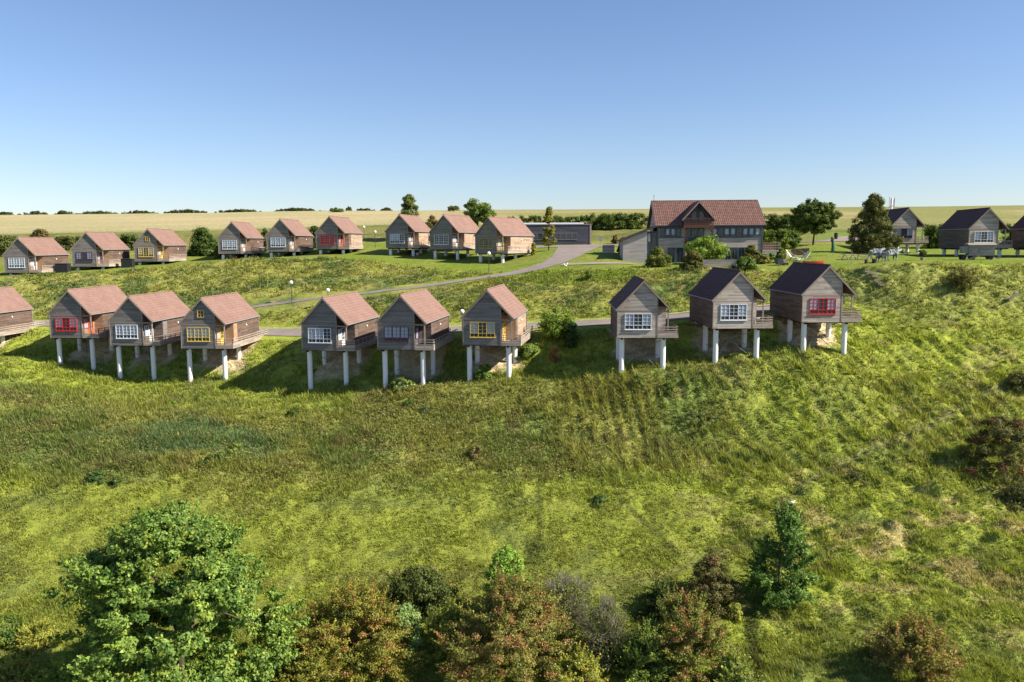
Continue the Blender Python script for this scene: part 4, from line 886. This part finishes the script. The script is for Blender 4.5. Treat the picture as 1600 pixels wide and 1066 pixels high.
b.tube([(-.45, Dp / 2, RZ), (W_ + .45, Dp / 2, RZ)], .1, 8)
def tiles_x(name, a, b_, m_):
    t = NT(name, .75, .3); o_ = t.obj(); x, y, z = t.sep(o_)[:3]
    r = t.white(t.comb(t.math('FLOOR', t.math('DIVIDE', z, .25)), t.math('FLOOR', t.math('DIVIDE', x, .3)), 3.0)); big = t.noise(o_, .5, 3)
    t.base(t.ramp(t.math('ADD', t.math('MULTIPLY', r, .6), t.math('MULTIPLY', big, .4)), [(.2, a), (.8, b_)])); t.bump(t.math('SINE', t.math('MULTIPLY', x, 20.9)), .5, .03); return t.m
TR = tiles_x("brown_red_tiles", (.115, .062, .050), (.18, .096, .076), 0)
b.build("roof", TR, hs)
for xa in (-.47, W_ + .45):
    m = MB(); m.prism([(-.42, EZ - .24), (-.42, EZ + .02), (Dp / 2, RZ + .05), (Dp + .42, EZ + .02), (Dp + .42, EZ - .24), (Dp / 2, RZ - .24)], xa, xa + .06, 'x'); m.build("bargeboard", MAT['navy'], hs)
m = MB(); m.tube([(-.45, -.46, EZ - .06), (W_ + .45, -.46, EZ - .06)], .09, 6); m.build("gutter", MAT['navy'], hs)
for x in (.03, W_ - .03):
    m = MB(); m.box(x - .12, x + .12, -.08, .02, -.4, EZ - .1); m.build("corner_board", MAT['teal'], hs)
m = MB(); m.box(.2, W_ - .2, -.05, -.003, 5.35, 5.7); m.build("window_band", MAT['teal'], hs)
m = MB(); m.box(.2, W_ - .2, -.09, -.003, 3.88, 4.02); m.build("window_band", MAT['teal'], hs)
def bigwin(x0, x1, z0, z1, curtain=False, cols=1, y=-.0):
    m = MB(); m.box(x0, x0 + .1, y - .08, y - .01, z0, z1); m.box(x1 - .1, x1, y - .08, y - .01, z0, z1); m.box(x0 + .1, x1 - .1, y - .08, y - .01, z0, z0 + .1); m.box(x0 + .1, x1 - .1, y - .08, y - .01, z1 - .1, z1)
    for k in range(1, cols): xm = x0 + (x1 - x0) * k / cols; m.box(xm - .03, xm + .03, y - .07, y - .012, z0 + .1, z1 - .1)
    w_ = m.build("window", MAT['teal'], hs); g_ = MB(); g_.box(x0 + .08, x1 - .08, y - .045, y - .035, z0 + .06, z1 - .06); g_.build("glass_pane", MAT['clearglass'], w_)
    g_ = MB(); g_.box(x0 + .08, x1 - .08, y - .014, y - .004, z0 + .06, z1 - .06); g_.build("unlit_room_board", MAT['glass'], w_)  # dark sheet behind the pane in place of an unlit room
    if curtain: g_ = MB(); g_.box(x0 + .15, x0 + (x1 - x0) * .75, y - .03, y - .018, z0 + .35, z1 - .14); g_.build("curtain", MAT['curtain'], w_)
k = 0
for x in np.arange(.35, 3.5, .82): bigwin(x, x + .8, 4.03, 5.35, k in (1, 2)); k += 1
for x in np.arange(8.2, 15.2, .92): bigwin(x, x + .88, 4.03, 5.35, k not in (5, 8)); k += 1
for x in (4.1, 5.1, 6.1): bigwin(x, x + .95, 3.0, 5.35)
for x in (10.2, 11.2, 12.2, 13.2): bigwin(x, x + .95, .1, 2.4, False, 2)
for x in (1.6, 2.9): bigwin(x, x + 1.1, .1, 2.4, False, 2)
# dormer with balcony
dx, dh, dz, da = 6.05, 2.42, 6.62, 9.42
dm = MB(); dm.prism([(dx - 2.1, 5.6), (dx - 2.1, dz + .1), (dx, da - .3), (dx + 2.1, dz + .1), (dx + 2.1, 5.6)][::-1], .0, 5.2); dmo = dm.build("dormer", MAT['teal'], hs)
for sgn in (-1, 1):
    r_ = MB(); nn = 8
    for i in range(nn):
        xa, xb = dh * i / nn, dh * (i + 1) / nn; za, zb = da - (da - dz) * i / nn, da - (da - dz) * (i + 1) / nn
        P_ = [(dx + sgn * xa, za - .2), (dx + sgn * xa, za), (dx + sgn * xb, zb + .04), (dx + sgn * xb, zb - .2)]; r_.prism(P_ if sgn < 0 else P_[::-1], -1.25, 5.3)
    r_.build("dormer_roof", tiles("dormer_tiles", (.15, .062, .048), (.27, .115, .09), (.1, .05, .04)) if sgn < 0 else bpy.data.materials["dormer_tiles"], dmo)
m = MB(); m.prism([(dx, da - .02), (dx - dh - .06, dz), (dx - dh - .06, dz - .26), (dx, da - .3), (dx + dh + .06, dz - .26), (dx + dh + .06, dz)], -1.33, -1.26); m.build("bargeboard", MAT['trim'], dmo)
for sgn in (-1, 1):
    m = MB(); m.tube([(dx + sgn * 1.5, -.9, 6.9), (dx, -.9, 8.9)], .07, 5); m.build("truss", MAT['brownwood'], dmo)
for xa in (dx - 1.05, dx + .12):
    m = MB(); m.box(xa, xa + .9, -.05, -.01, 6.0, 7.95); w_ = m.build("balcony_door", MAT['navy'], dmo); g_ = MB(); g_.box(xa + .1, xa + .8, -.075, -.055, 6.5, 7.85); g_.build("glass_pane", MAT['glass'], w_)
    g_ = MB(); g_.box(xa + .16, xa + .74, -.055, -.0508, 6.55, 7.8); g_.build("curtain", MAT['curtain'], w_)
bal = MB(); bal.box(dx - 2.2, dx + 2.2, -1.3, -.02, 5.62, 5.82); bo = bal.build("balcony", MAT['brownwood'], hs)
m = MB(); m.box(dx - 2.2, dx + 2.2, -1.3, -1.22, 6.72, 6.82); m.box(dx - 2.2, dx + 2.2, -1.3, -1.24, 5.9, 5.98)
for k in range(23): x = dx - 2.17 + 4.34 * k / 22; m.box(x - .03, x + .03, -1.285, -1.245, 5.83, 6.72)
m.build("balustrade", MAT['brownwood'], bo)
for sgn in (-1, 1):
    m = MB(); m.box(dx + sgn * 2.1 - .1, dx + sgn * 2.1 + .1, -1.28, -1.08, -.4, 5.6); m.build("post", MAT['brownwood'], hs)
    m = MB(); m.tube([(dx + sgn * 2.05, -1.18, 4.7), (dx + sgn * 1.2, -1.18, 5.6)], .07, 5); m.build("knee_brace", MAT['brownwood'], hs)
m = MB(); m.box(dx - 2.3, dx + 2.3, -1.29, -1.07, 5.38, 5.6); m.build("beam", MAT['brownwood'], hs)
# lean-to wing and glazed entrance on the left
m = MB(); m.prism([(-5.3, -.9), (-1.7, -.9), (-1.7, 4.95), (-5.3, 3.55)][::-1], -1.6, 7.0); m.build("wing_wall", wood("pink_grey_boards", (.30, .265, .255), (.50, .45, .43), .2, .1), hs)
m = MB(); m.prism([(-5.75, 3.42), (-.02, 5.62), (-.02, 5.8), (-5.75, 3.6)][::-1], -1.95, 7.2); m.build("wing_roof", MAT['tile_dark'], hs)
m = MB(); m.box(-1.69, -.02, .0, 6.9, -.5, 4.9); m.build("entrance_wall", MAT['teal'], hs)
for x in (-1.55,): bigwin(x, x + .62, 3.0, 4.7, True, 1, -.0); bigwin(x + .7, x + 1.4, .2, 4.7, False, 1, -.0)
# weather vane
m = MB(); m.tube([(.0, Dp / 2, RZ + .1), (.0, Dp / 2, RZ + 1.0)], .03, 5); m.box(-.02, .02, Dp / 2 - .3, Dp / 2 + .3, RZ + .78, RZ + .88); m.build("weather_vane", MAT['black'], hs)
# white terrace base, deck rail and stairs on the right
m = MB(); m.box(W_ + .02, W_ + 2.65, -.3, 3.2, -.5, 1.75); m.build("terrace_base", MAT['white_concrete'], hs)
m = MB(); m.box(W_ + .02, W_ + 2.75, -.4, 3.3, 1.75, 1.95); t_ = m.build("terrace_deck", MAT['deck'], hs)
m = MB()
for k in range(8): x = W_ + .1 + 2.6 * k / 7; m.box(x - .035, x + .035, -.37, -.3, 1.96, 3.1)
for z in (2.3, 2.65, 3.05): m.box(W_ + .05, W_ + 2.72, -.4, -.372, z - .05, z + .05)
m.build("railing", MAT['trim'], t_)
m = MB(); m.box(W_ + .05, W_ + 2.6, 2.9, 2.96, 1.96, 2.9); m.build("screen", MAT['brownwood'], t_)
st = MB()
for k in range(9): st.box(W_ + 2.78, W_ + 3.7, -.3 - .28 * k - .28, -.3 - .28 * k, 1.7 - .21 * k - .07, 1.7 - .21 * k)
for x in (W_ + 2.78, W_ + 3.66): st.prism([(-.3, 1.75), (-2.8, -.2), (-2.8, -.45), (-.3, 1.45)], x - .05, x, 'x')
st.build("stairs", MAT['white_concrete'], hs)

# ------------------------------------------------------------------ lamps, fences, garden things
def lamp(label, px, top, base, g=None, mat='metal'):
    g = g or gpx(px, base); h = zc(px, top, g[1]) - g[2]; o = empty("globe_lamp", g); tag(o, label, "lamp", "globe lamps on posts")
    m = MB(); m.tube([(0, 0, -.2), (0, 0, h - .25)], [.055, .04], 8); m.tube([(0, 0, h - .32), (0, 0, h - .2)], [.06, .11], 8); m.build("post", MAT['green_post'], o)
    m = MB(); m.ball((0, 0, h), .27, 14, 9); m.build("globe", MAT['lampwhite'], o, True)
lamp("globe lamp on the grassy bank by the path, standing fully visible", 456, 441.5, 473)
lamp("globe lamp half hidden behind the roof of the pale windowed lower cottage", 513, 453.5, 478)
lamp("globe lamp right of the red windowed upper cottage, the farther one of two", 569, 355, 377)
lamp("globe lamp beside the light path, the nearer of two by the red windowed upper cottage", 586.5, 362.5, 387)
lamp("globe lamp on the lawn in front of the olive yellow windowed cottage", 764, 396, 428)
lp = at(722, 487, 97); lamp("globe lamp behind the left roof edge of the plain gabled lower cottage", 722, 487, 520, Vector(gp(lp[0], lp[1])))
g = gpx(938, 388); o = empty("road_sign", g); tag(o, "small grey information sign on a pole beside the car park", "sign")
m = MB(); m.tube([(0, 0, -.2), (0, 0, 2.0)], .04, 6); m.build("pole", MAT['metal'], o); m = MB(); m.box(-.35, .35, -.07, -.045, 1.35, 2.25); m.build("panel", MAT['metal'], o)
g = gpx(951, 396); o = empty("bin_enclosure", g, -.05); tag(o, "grey slatted enclosure standing in the shade left of the lean-to wing", "enclosure")
m = MB(); m.box(-.95, .95, 0, 1.3, -.2, 1.25); m.build("slatted_side", MAT['wood_mid'], o); m = MB(); m.box(-1.0, 1.0, -.06, 1.36, 1.25, 1.33); m.build("lid", MAT['navy'], o)
g = gpx(884, 416); m = MB(); m.tube([(-.08, 0, 0), (-.3, 0, .42)], [.09, .04], 7); m.tube([(.08, 0, 0), (.3, 0, .5)], [.09, .04], 7); m.ball((0, 0, .06), (.2, .14, .1), 8, 5)
o = m.build("garden_ornament", MAT['lampwhite'], None, True); o.location = g; tag(o, "small white V shaped ornament where the side path leaves the road", "ornament")
def boardfence(name, label, pa, pb, h, mat, post=None, n=1, gap=.02, bw=.16):
    A, B = Vector(pa), Vector(pb); L = (B - A).length; o = empty(name, A, math.atan2(B.y - A.y, B.x - A.x)); tag(o, label, "fence"); m = MB(); k = 0; x = 0
    while x < L: m.box(x, x + bw, -.012, .012, -.5 + (B.z - A.z) * x / L, h + (B.z - A.z) * x / L + .03 * (k % 2)); x += bw + gap; k += 1
    m.build("board_panel", MAT[mat], o); m = MB(); m.box(0, L, .014, .06, h * .75, h * .75 + .09); m.build("rail", MAT[mat], o)
    for k in range(int(L / 1.9) + 1):
        m = MB(); x = min(L, k * 1.9); m.box(x - .05, x + .05, .062, .16, -.5, h + .1); m.build("post", MAT[mat], o)
boardfence("wooden_fence", "low grey plank fence between the garden shrubs below the large house", gpx(1098, 420), gpx(1150, 420), 1.15, 'wood_mid')
boardfence("wooden_fence", "short brown slatted fence right of the terrace stairs of the large house", gpx(1236, 399), gpx(1264, 398), .95, 'wood_brown')
g = gpx(1301, 400); o = empty("parasol", g); tag(o, "folded dark green parasol standing on the right lawn", "parasol")
m = MB(); m.tube([(0, 0, -.1), (0, 0, 2.5)], .03, 6); m.build("pole", MAT['trim'], o); m = MB(); m.tube([(0, 0, .65), (0, 0, .8), (0, 0, 1.4), (0, 0, 2.0), (0, 0, 2.5)], [.12, .26, .22, .12, .03], 10); m.build("folded_canopy", MAT['parasol_green'], o)
def cow(label, px, base, rz, c='cowgrey', sc=1.0):
    g = gpx(px, base); o = empty("cow_figure", g, rz); o.scale = (sc, sc, sc); tag(o, label, "cow figure", "grey and white cow figures on the lawn")
    V = [(0, 0, 1.0), (.55, 0, 1.02), (.95, 0, 1.12), (1.3, 0, 1.38), (1.62, 0, 1.28), (-.6, 0, 1.02), (-.85, 0, 1.1), (-.92, 0, .6)]; E_ = [(0, 1), (1, 2), (2, 3), (3, 4), (0, 5), (5, 6), (6, 7)]; Rr = [.40, .36, .25, .17, .10, .36, .10, .03]
    for (a, x) in ((1, .6), (5, -.6)):
        for y in (-.22, .22): n = len(V); V += [(x, y, .72), (x + (.02 if x > 0 else -.08), y, .38), (x, y, .04)]; Rr += [.16, .085, .075]; E_ += [(a, n), (n, n + 1), (n + 1, n + 2)]
    n = len(V); V += [(1.3, .2, 1.52), (1.3, -.2, 1.52)]; Rr += [.05, .05]; E_ += [(3, n), (3, n + 1)]
    me = bpy.data.meshes.new("body"); me.from_pydata(V, E_, []); me.materials.append(MAT['cow']); ob = link(bpy.data.objects.new("body", me), o)
    sk = ob.modifiers.new("skin", 'SKIN'); 
    if not me.skin_vertices: bpy.context.view_layer.objects.active = ob
    for i, v in enumerate(me.skin_vertices[0].data): v.radius = (Rr[i], Rr[i]); v.use_root = (i == 0)
    ob.modifiers.new("sub", 'SUBSURF').render_levels = 2; sk.use_smooth_shade = True
t = NT("mottled_hide", .8, .2); t.base(t.ramp(t.noise(t.obj(), 2.2, 3), [(.46, (.10, .12, .14)), (.54, (.36, .38, .40))])); MAT['cow'] = t.m
cow("grey and white cow figure standing furthest left, below the conifer", 1367, 404, R(12))
cow("mottled cow figure facing the camera between two others", 1376, 410, R(-75), sc=.95)
cow("grey and white cow figure furthest right with raised head, below the conifer", 1392, 408, R(20), sc=1.1)
for px, py, lb in ((1353.5, 412, "dark stump with pale top, left one below the cow figures"), (1365, 411, "dark stump, right one below the cow figures")):
    g = gpx(px, py); o = empty("stump_stool", g); tag(o, lb, "stool"); m = MB(); m.tube([(0, 0, -.1), (0, 0, .5)], [.24, .2], 10); m.build("stump", MAT['bark'], o); m = MB(); m.tube([(0, 0, .5), (0, 0, .56)], .26, 10); m.build("seat", MAT['trim'], o)
def table(label, px, base, mat, rz=0.0):
    g = gpx(px, base); o = empty("picnic_table", g, rz); tag(o, label, "table")
    m = MB(); m.box(-.9, .9, -.36, .36, .7, .76); m.build("tabletop", MAT[mat], o)
    for y in (-.75, .75): m = MB(); m.box(-.9, .9, y - .13, y + .13, .42, .47); m.build("seat", MAT[mat], o)
    for x in (-.65, .65): m = MB(); m.prism([(-.75, 0), (-.65, 0), (-.05, .7), (.05, .7), (.65, 0), (.75, 0), (.12, .7), (-.12, .7)], x - .04, x + .04, 'x'); m.build("leg", MAT[mat], o)
table("grey picnic table in the tree shadow on the right lawn", 1326, 406, 'trim', .3)
table("purplish picnic table left of the cow figures", 1349, 406, 'pinkgrey', -.2)
def deckchair(label, px, base, mat, rz, sc=1.0):
    g = gpx(px, base); o = empty("deck_chair", g, rz); o.scale = (sc,) * 3; tag(o, label, "chair", "deck chairs")
    m = MB(); m.prism([(-.55, .22), (.25, .34), (.75, 1.0), (.80, .97), (.28, .28), (-.55, .16)][::-1], -.3, .3); m.build("sling", MAT[mat], o)
    for y in (-.33, .33): m = MB(); m.tube([(-.6, y, .0), (.8, y, 1.02)], .025, 5); m.tube([(.55, y, 0), (-.1, y, .6)], .025, 5); m.build("frame", MAT['trim'], o)
deckchair("pale blue deck chair on the lawn right of the cow figures", 1413, 399, 'blue', R(200)); deckchair("single pale deck chair far out on the right slope", 1575, 472, 'pinkgrey', R(-60), 1.2)
deckchair("cream lounge chair on the lawn above the red windowed dark roofed cottage", 1241, 407.5, 'cream', R(150), 1.5); deckchair("lime green lounge chair left of the red canoe", 1253, 409, 'lime', R(10), 1.4); deckchair("dark lounge chair beside a short slatted fence", 1260, 404, 'navy', R(170), 1.2)
g = gpx(1271, 413.5); o = empty("canoe", g, .1); o.scale = (.85, .85, .8); tag(o, "red canoe lying on the lawn above the dark roofed cottage's roof", "canoe")
V = []; nn = 12
for i in range(nn + 1):
    t_ = -1 + 2 * i / nn; w_ = .38 * (1 - abs(t_) ** 2.4) + .01; k_ = .12 * abs(t_) ** 3
    V += [(t_ * 1.75, -w_, .5 + k_), (t_ * 1.75, -w_ * .75, .18 + k_ * .6), (t_ * 1.75, 0, .05 + k_), (t_ * 1.75, w_ * .75, .18 + k_ * .6), (t_ * 1.75, w_, .5 + k_), (t_ * 1.75, 0, .40 + k_)]
m = MB(); m.add(V, [(i * 6 + j, (i + 1) * 6 + j, (i + 1) * 6 + (j + 1) % 6, i * 6 + (j + 1) % 6) for i in range(nn) for j in range(6)] + [tuple(range(6)), tuple(nn * 6 + j for j in range(5, -1, -1))]); m.build("hull", MAT['canoe'], o)
m = MB(); m.box(-.15, .15, -.33, .33, .49, .52); m.build("seat", MAT['black'], o)
g = gpx(1221, 414.5); o = empty("garden_cart", g); tag(o, "dark grey box and cart on the lawn below the pointed shrub", "cart")
m = MB(); m.box(-.65, .1, -.4, .4, .08, .85); m.build("box", MAT['navy'], o); m = MB(); m.box(.18, .75, -.35, .35, .3, .55); m.build("tray", MAT['trim'], o)
for x in (.3, .65):
    for y in (-.4, .4): m = MB(); m.tube([(x, y - .03, .16), (x, y + .03, .16)], .16, 10); m.build("wheel", MAT['black'], o)
g = gpx(1330, 414); m = MB(); m.tube([(0, 0, -.2), (0, 0, 1.9)], .035, 6); o = m.build("metal_post", MAT['metal'], None); o.location = g; tag(o, "thin pale post at the lawn edge above the steps", "post")
g = gpx(1306, 374); m = MB(); m.tube([(0, 0, -.1), (0, 0, 1.15)], [.32, .36], 12); m.tube([(0, 0, 1.15), (0, 0, 1.25)], [.38, .2], 12); o = m.build("litter_bin", MAT['black'], None); o.location = g; tag(o, "black cylindrical bin on the back road beyond the lawn", "bin")
fp = at(1393, 329, 150); g = gp(fp[0] - .45, fp[1]); o = empty("flag", g); tag(o, "white banner flag with faint pink marking behind the conifer", "flag")
m = MB(); m.tube([(0, 0, -.2), (0, 0, zc(1393, 309, 150) - g[2] + .1)], .05, 6); m.build("pole", MAT['metal'], o)
m = MB(); zt_, zb_ = zc(1393, 309.5, 150) - g[2], zc(1393, 329, 150) - g[2]; A_ = [(.06 + .9 * i / 8, .05 * math.sin(i * 1.3), z) for z in (zb_, zt_) for i in range(9)]; m.add(A_, [(i, i + 1, i + 10, i + 9) for i in range(8)]); fl = m.build("banner", MAT['lampwhite'], o)
m = MB(); m.box(.2, .78, -.07, -.06, zb_ + .75, zb_ + 1.0); m.build("pink_mark", plain("faded_pink", (.75, .55, .6)), fl)
# trimmed dark bush in a pot
g = gpx(1441, 407); o = empty("potted_bush", g); tag(o, "small round dark bush in a pot on the lawn before the purple windowed cottage", "potted plant")
rs = np.random.RandomState(5); P, N, cl, _ = crown(rs, 'ball', .62, .62, 1.2, 22, .22, 90, .08, (.02, .035, .015), (.07, .08, .03)); P[:, 2] += .35; link(bpy.data.objects.new("foliage", leaves_mesh("foliage", P, N, .07, .04, cl, rs)), o)
m = MB(); m.tube([(0, 0, -.1), (0, 0, .38)], [.2, .28], 10); m.build("pot", MAT['trim'], o)
# grey wagon
g = gpx(1528, 406); o = empty("wagon", g, R(-12)); tag(o, "grey boxy wagon with steps parked on the lawn before the white windowed cottage", "wagon")
MAT['wagon'] = wood("grey_green_boards", (.17, .18, .17), (.30, .30, .28), .25, .15)
m = MB(); m.box(-1.35, 1.75, -.75, .75, .55, 1.95); m.build("body", MAT['wagon'], o); m = MB(); m.prism([(-.9, 1.95), (.9, 1.95), (.62, 2.12), (0, 2.2), (-.62, 2.12)], -1.5, 1.9, 'x'); m.build("roof", MAT['trim'], o)
m = MB(); m.box(-1.0, -.35, -.785, -.755, .85, 1.6); m.build("hatch", MAT['trim'], o); m = MB(); m.box(-2.15, -1.36, -.6, .6, .85, 1.75); m.build("porch", MAT['wagon'], o)
m = MB(); [m.box(-1.6 + .35 * k, -1.3 + .35 * k, -1.35 + .12 * k, -.8, .12 + .13 * k, .17 + .13 * k) for k in range(4)]; m.prism([(-1.7, 0), (-.2, .6), (-.2, .5), (-1.6, -.05)], -1.4, -1.35); m.build("steps", MAT['trim'], o)
for x in (-1.9, -.8, 1.35):
    for y in (-.6, .6): m = MB(); m.tube([(x, y - .06, .28), (x, y + .06, .28)], .28, 12); m.build("wheel", MAT['black'], o)
m = MB(); m.tube([(1.7, 0, .4), (2.6, 0, .1)], .05, 6); m.build("drawbar", MAT['black'], o)
# garden steps and leaning pole
A = gpx(1357, 426); B = gpx(1381, 447); o = empty("garden_steps", A); tag(o, "flight of pale stone steps down the bank below the cow figures", "steps")
for k in range(9):
    t_ = k / 8; x, y = (B.x - A.x) * t_, (B.y - A.y) * t_; z = H(A.x + x, A.y + y) - A.z; m = MB(); m.box(x - .5, x + .5, y - .13, y + .13, z - .1, z + .10); m.build("step", MAT['path'], o)
A = gpx(1386, 458); m = MB(); m.tube([(0, 0, 0), (1.0, .2, 1.45)], .035, 6); o = m.build("leaning_pole", MAT['dark'], None); o.location = A; tag(o, "dark pole leaning to the right beside the foot of the garden steps", "pole")
# dark bin stores beside the upper cottages, furniture
for px, base, w_, h_, lb in ((96, 426.5, 2.0, 1.5, "black bin store at the right corner of the leftmost upper cottage"), (198, 418.5, 1.9, 1.5, "black bin store right of the purple windowed upper cottage"), (400, 398, 1.6, 1.2, "dark bin store at the back of the first cottage right of the dark shrubs"), (474, 396, 1.7, 1.1, "dark bin store right of the white windowed cottage next to the red one")):
    g = gpx(px, base); o = empty("bin_store", g); tag(o, lb, "bin store", "dark bin stores beside the upper cottages")
    m = MB(); m.box(-w_ / 2, w_ / 2, 0, 1.2, -.3, h_); m.build("box", MAT['black'], o); m = MB(); m.box(-w_ / 2 - .05, w_ / 2 + .05, -.05, 1.25, h_, h_ + .06); m.build("lid", MAT['navy'], o)
g = gpx(652, 399); o = empty("notice_box", g); tag(o, "small white box standing on the grass under the grey-white windowed cottage", "box"); m = MB(); m.box(-.22, .22, -.1, .1, 0, .45); m.build("panel", MAT['lampwhite'], o); m = MB(); m.box(-.12, .12, -.115, -.103, .12, .32); m.build("blue_mark", MAT['blue'], o)
for key, lb in (('R2', "round white patio table on the deck of the middle dark roofed cottage"), ('X2', "round white patio table on the deck of the cottage behind the grey wagon")):
    x, y, z = hxyz(HD[key], 2.0, 1.1, .28); o = empty("patio_table", (x, y, z)); tag(o, lb, "table"); m = MB(); m.tube([(0, 0, .70), (0, 0, .74)], .45, 16); m.build("tabletop", MAT['lampwhite'], o); m = MB(); m.tube([(0, 0, 0), (0, 0, .7)], .04, 6); m.tube([(0, 0, 0), (0, 0, .03)], .25, 10); m.build("leg", MAT['lampwhite'], o)

# ------------------------------------------------------------------ grass and undergrowth on the slope
def footprints(x, y, pad=0.0):
    bad = np.zeros(len(x), bool)
    for k, (hx, hy, hz_, ht, _) in HD.items():
        a = R(ht); dx_, dy_ = x - hx, y - hy; lx, ly = dx_ * math.cos(a) - dy_ * math.sin(a), dx_ * math.sin(a) + dy_ * math.cos(a)
        bad |= (np.abs(lx - .3) < 2.5 + pad) & (ly > 2.2 - pad) & (ly < 10.5 + pad)
    return bad
def sample(n, rs, d0, d1):
    iv = rs.uniform(1 / d1, 1 / d0, n); d = 1 / iv; u = rs.uniform(-.78, .78, n); return u * d, d
rs = np.random.RandomState(99)
x, y = sample(270000, rs, 42, 152); z, s_, u_ = terrain(x, y); px_ = u_ * F + 800
rmask = 1 - ss(9.75 + .18 * (1 - ss(560, 700, px_)), 10.0, s_)
near_path = np.zeros(len(x), bool)
for P_, w_ in VEGFREE + [(TW[0][0], .12)]: near_path |= seg_dist(x, y, P_) < w_
keep = (s_ < 10.0) & ~near_path & ~((s_ > 6.8) & (s_ < 8.15) & (px_ < 1245)) & (rs.uniform(0, 1, len(x)) < rmask) & ~(footprints(x, y) & (rs.uniform(0, 1, len(x)) < .8))
x, y, z, s_, u_, px_ = [q_[keep] for q_ in (x, y, z, s_, u_, px_)]
gc = full_colour(x, y, z, s_, u_); n = len(x); nb = 5
patch = fbm(x * .5, y * .5, 201, 3)
hh = (.12 + .30 * np.clip((patch - .3) * 2, 0, 1)) * rs.uniform(.6, 1.4, n) * (1 + .5 * ss(3, 3.6, s_) * (1 - ss(4.6, 5.2, s_))) * (y / 70) ** .35 * (1 - .42 * (1 - ss(2.9, 3.3, s_)) * (1 - ss(1100, 1250, px_)))
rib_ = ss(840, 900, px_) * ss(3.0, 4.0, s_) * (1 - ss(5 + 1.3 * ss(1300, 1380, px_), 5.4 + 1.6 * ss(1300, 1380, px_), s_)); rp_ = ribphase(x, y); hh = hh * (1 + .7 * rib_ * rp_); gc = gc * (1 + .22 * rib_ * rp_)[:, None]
xr_, yr_ = x * .86 - y * .5, x * .5 + y * .86; st2 = fbm(xr_ * .5, yr_ * 2.2, 301, 3) - .5; hh = hh * (1 + 1.2 * st2 * ss(1000, 1250, px_))
k = np.repeat(np.arange(n), nb); m_ = len(k); an = rs.uniform(0, 2 * np.pi, m_); ln = rs.uniform(.3, 1.2, m_)
base = np.stack([x[k] + rs.normal(0, .13, m_), y[k] + rs.normal(0, .13, m_), z[k] - .03], 1)
H_ = hh[k] * rs.uniform(.6, 1.3, m_); dr_ = np.stack([np.cos(an), np.sin(an), np.zeros(m_)], 1)
tip = base + dr_ * (H_ * ln)[:, None]; tip[:, 2] += H_
sd = np.stack([-np.sin(an), np.cos(an), np.zeros(m_)], 1) * (rs.uniform(.02, .045, m_) * (y[k] / 60))[:, None]
V = np.stack([base - sd, base + sd, tip], 1).reshape(-1, 3)
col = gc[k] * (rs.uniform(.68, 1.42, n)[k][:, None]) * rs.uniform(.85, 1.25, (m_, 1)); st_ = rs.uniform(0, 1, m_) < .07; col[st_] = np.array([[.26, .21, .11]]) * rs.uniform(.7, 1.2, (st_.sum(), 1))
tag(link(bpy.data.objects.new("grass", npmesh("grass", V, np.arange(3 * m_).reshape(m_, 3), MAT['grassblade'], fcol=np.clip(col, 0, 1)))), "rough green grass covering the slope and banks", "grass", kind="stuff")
# broad leaved undergrowth in the rough middle band and on the banks
x, y = sample(170000, rs, 44, 152); z, s_, u_ = terrain(x, y); px_ = u_ * F + 800; pt = fbm(x * .35, y * .45, 211, 4); med = fbm(x * .22, y * .3, 41, 4)
pr_ = (ss(3.15, 3.6, s_) * (1 - ss(0, .45, s_ - 4.15 - .6 * ss(480, 640, px_))) * (1 - .85 * ss(1080, 1230, px_)) + ss(8.2, 8.5, s_) * (1 - ss(9.75, 9.98, s_)) * .75 * (1 - .9 * ss(1290, 1380, px_))) * ss(.42, .6, pt) + .05 * ss(.5, .62, pt) * ss(1, 1.6, s_) * (1 - ss(5.5, 6, s_))
near_path = np.zeros(len(x), bool)
for P_, w_ in VEGFREE: near_path |= seg_dist(x, y, P_) < w_ + .6
keep = (rs.uniform(0, 1, len(x)) < pr_) & ~near_path & ~footprints(x, y, .3); x, y, z, pt = x[keep], y[keep], z[keep], pt[keep]; n = len(x); nb = 8; k = np.repeat(np.arange(n), nb); m_ = len(k)
off = rs.normal(size=(m_, 3)) * np.array([.28, .28, .16]); off[:, 2] = np.abs(off[:, 2]); C_ = np.stack([x[k], y[k], z[k]], 1) + off * rs.uniform(.6, 1.6, n)[k][:, None]
t_ = rs.uniform(0, 1, n)[k][:, None]; cl = np.array([[.075, .105, .042]]) * (1 - t_) + np.array([[.19, .205, .075]]) * t_; br = rs.uniform(0, 1, n)[k] < .16; cl[br] = np.array([[.13, .10, .06]])
cl = cl * rs.uniform(.7, 1.3, (m_, 1)); N_ = rs.normal(size=(m_, 3)) * .7 + np.array([0, 0, .8])
Ls = .085 * (y[k] / 75) * rs.uniform(.6, 1.3, m_)
tag(link(bpy.data.objects.new("undergrowth", leaves_mesh("undergrowth", C_, N_, Ls, Ls * .6, cl, rs))), "tangled dark green and brown undergrowth on the middle of the slope", "undergrowth", kind="stuff")
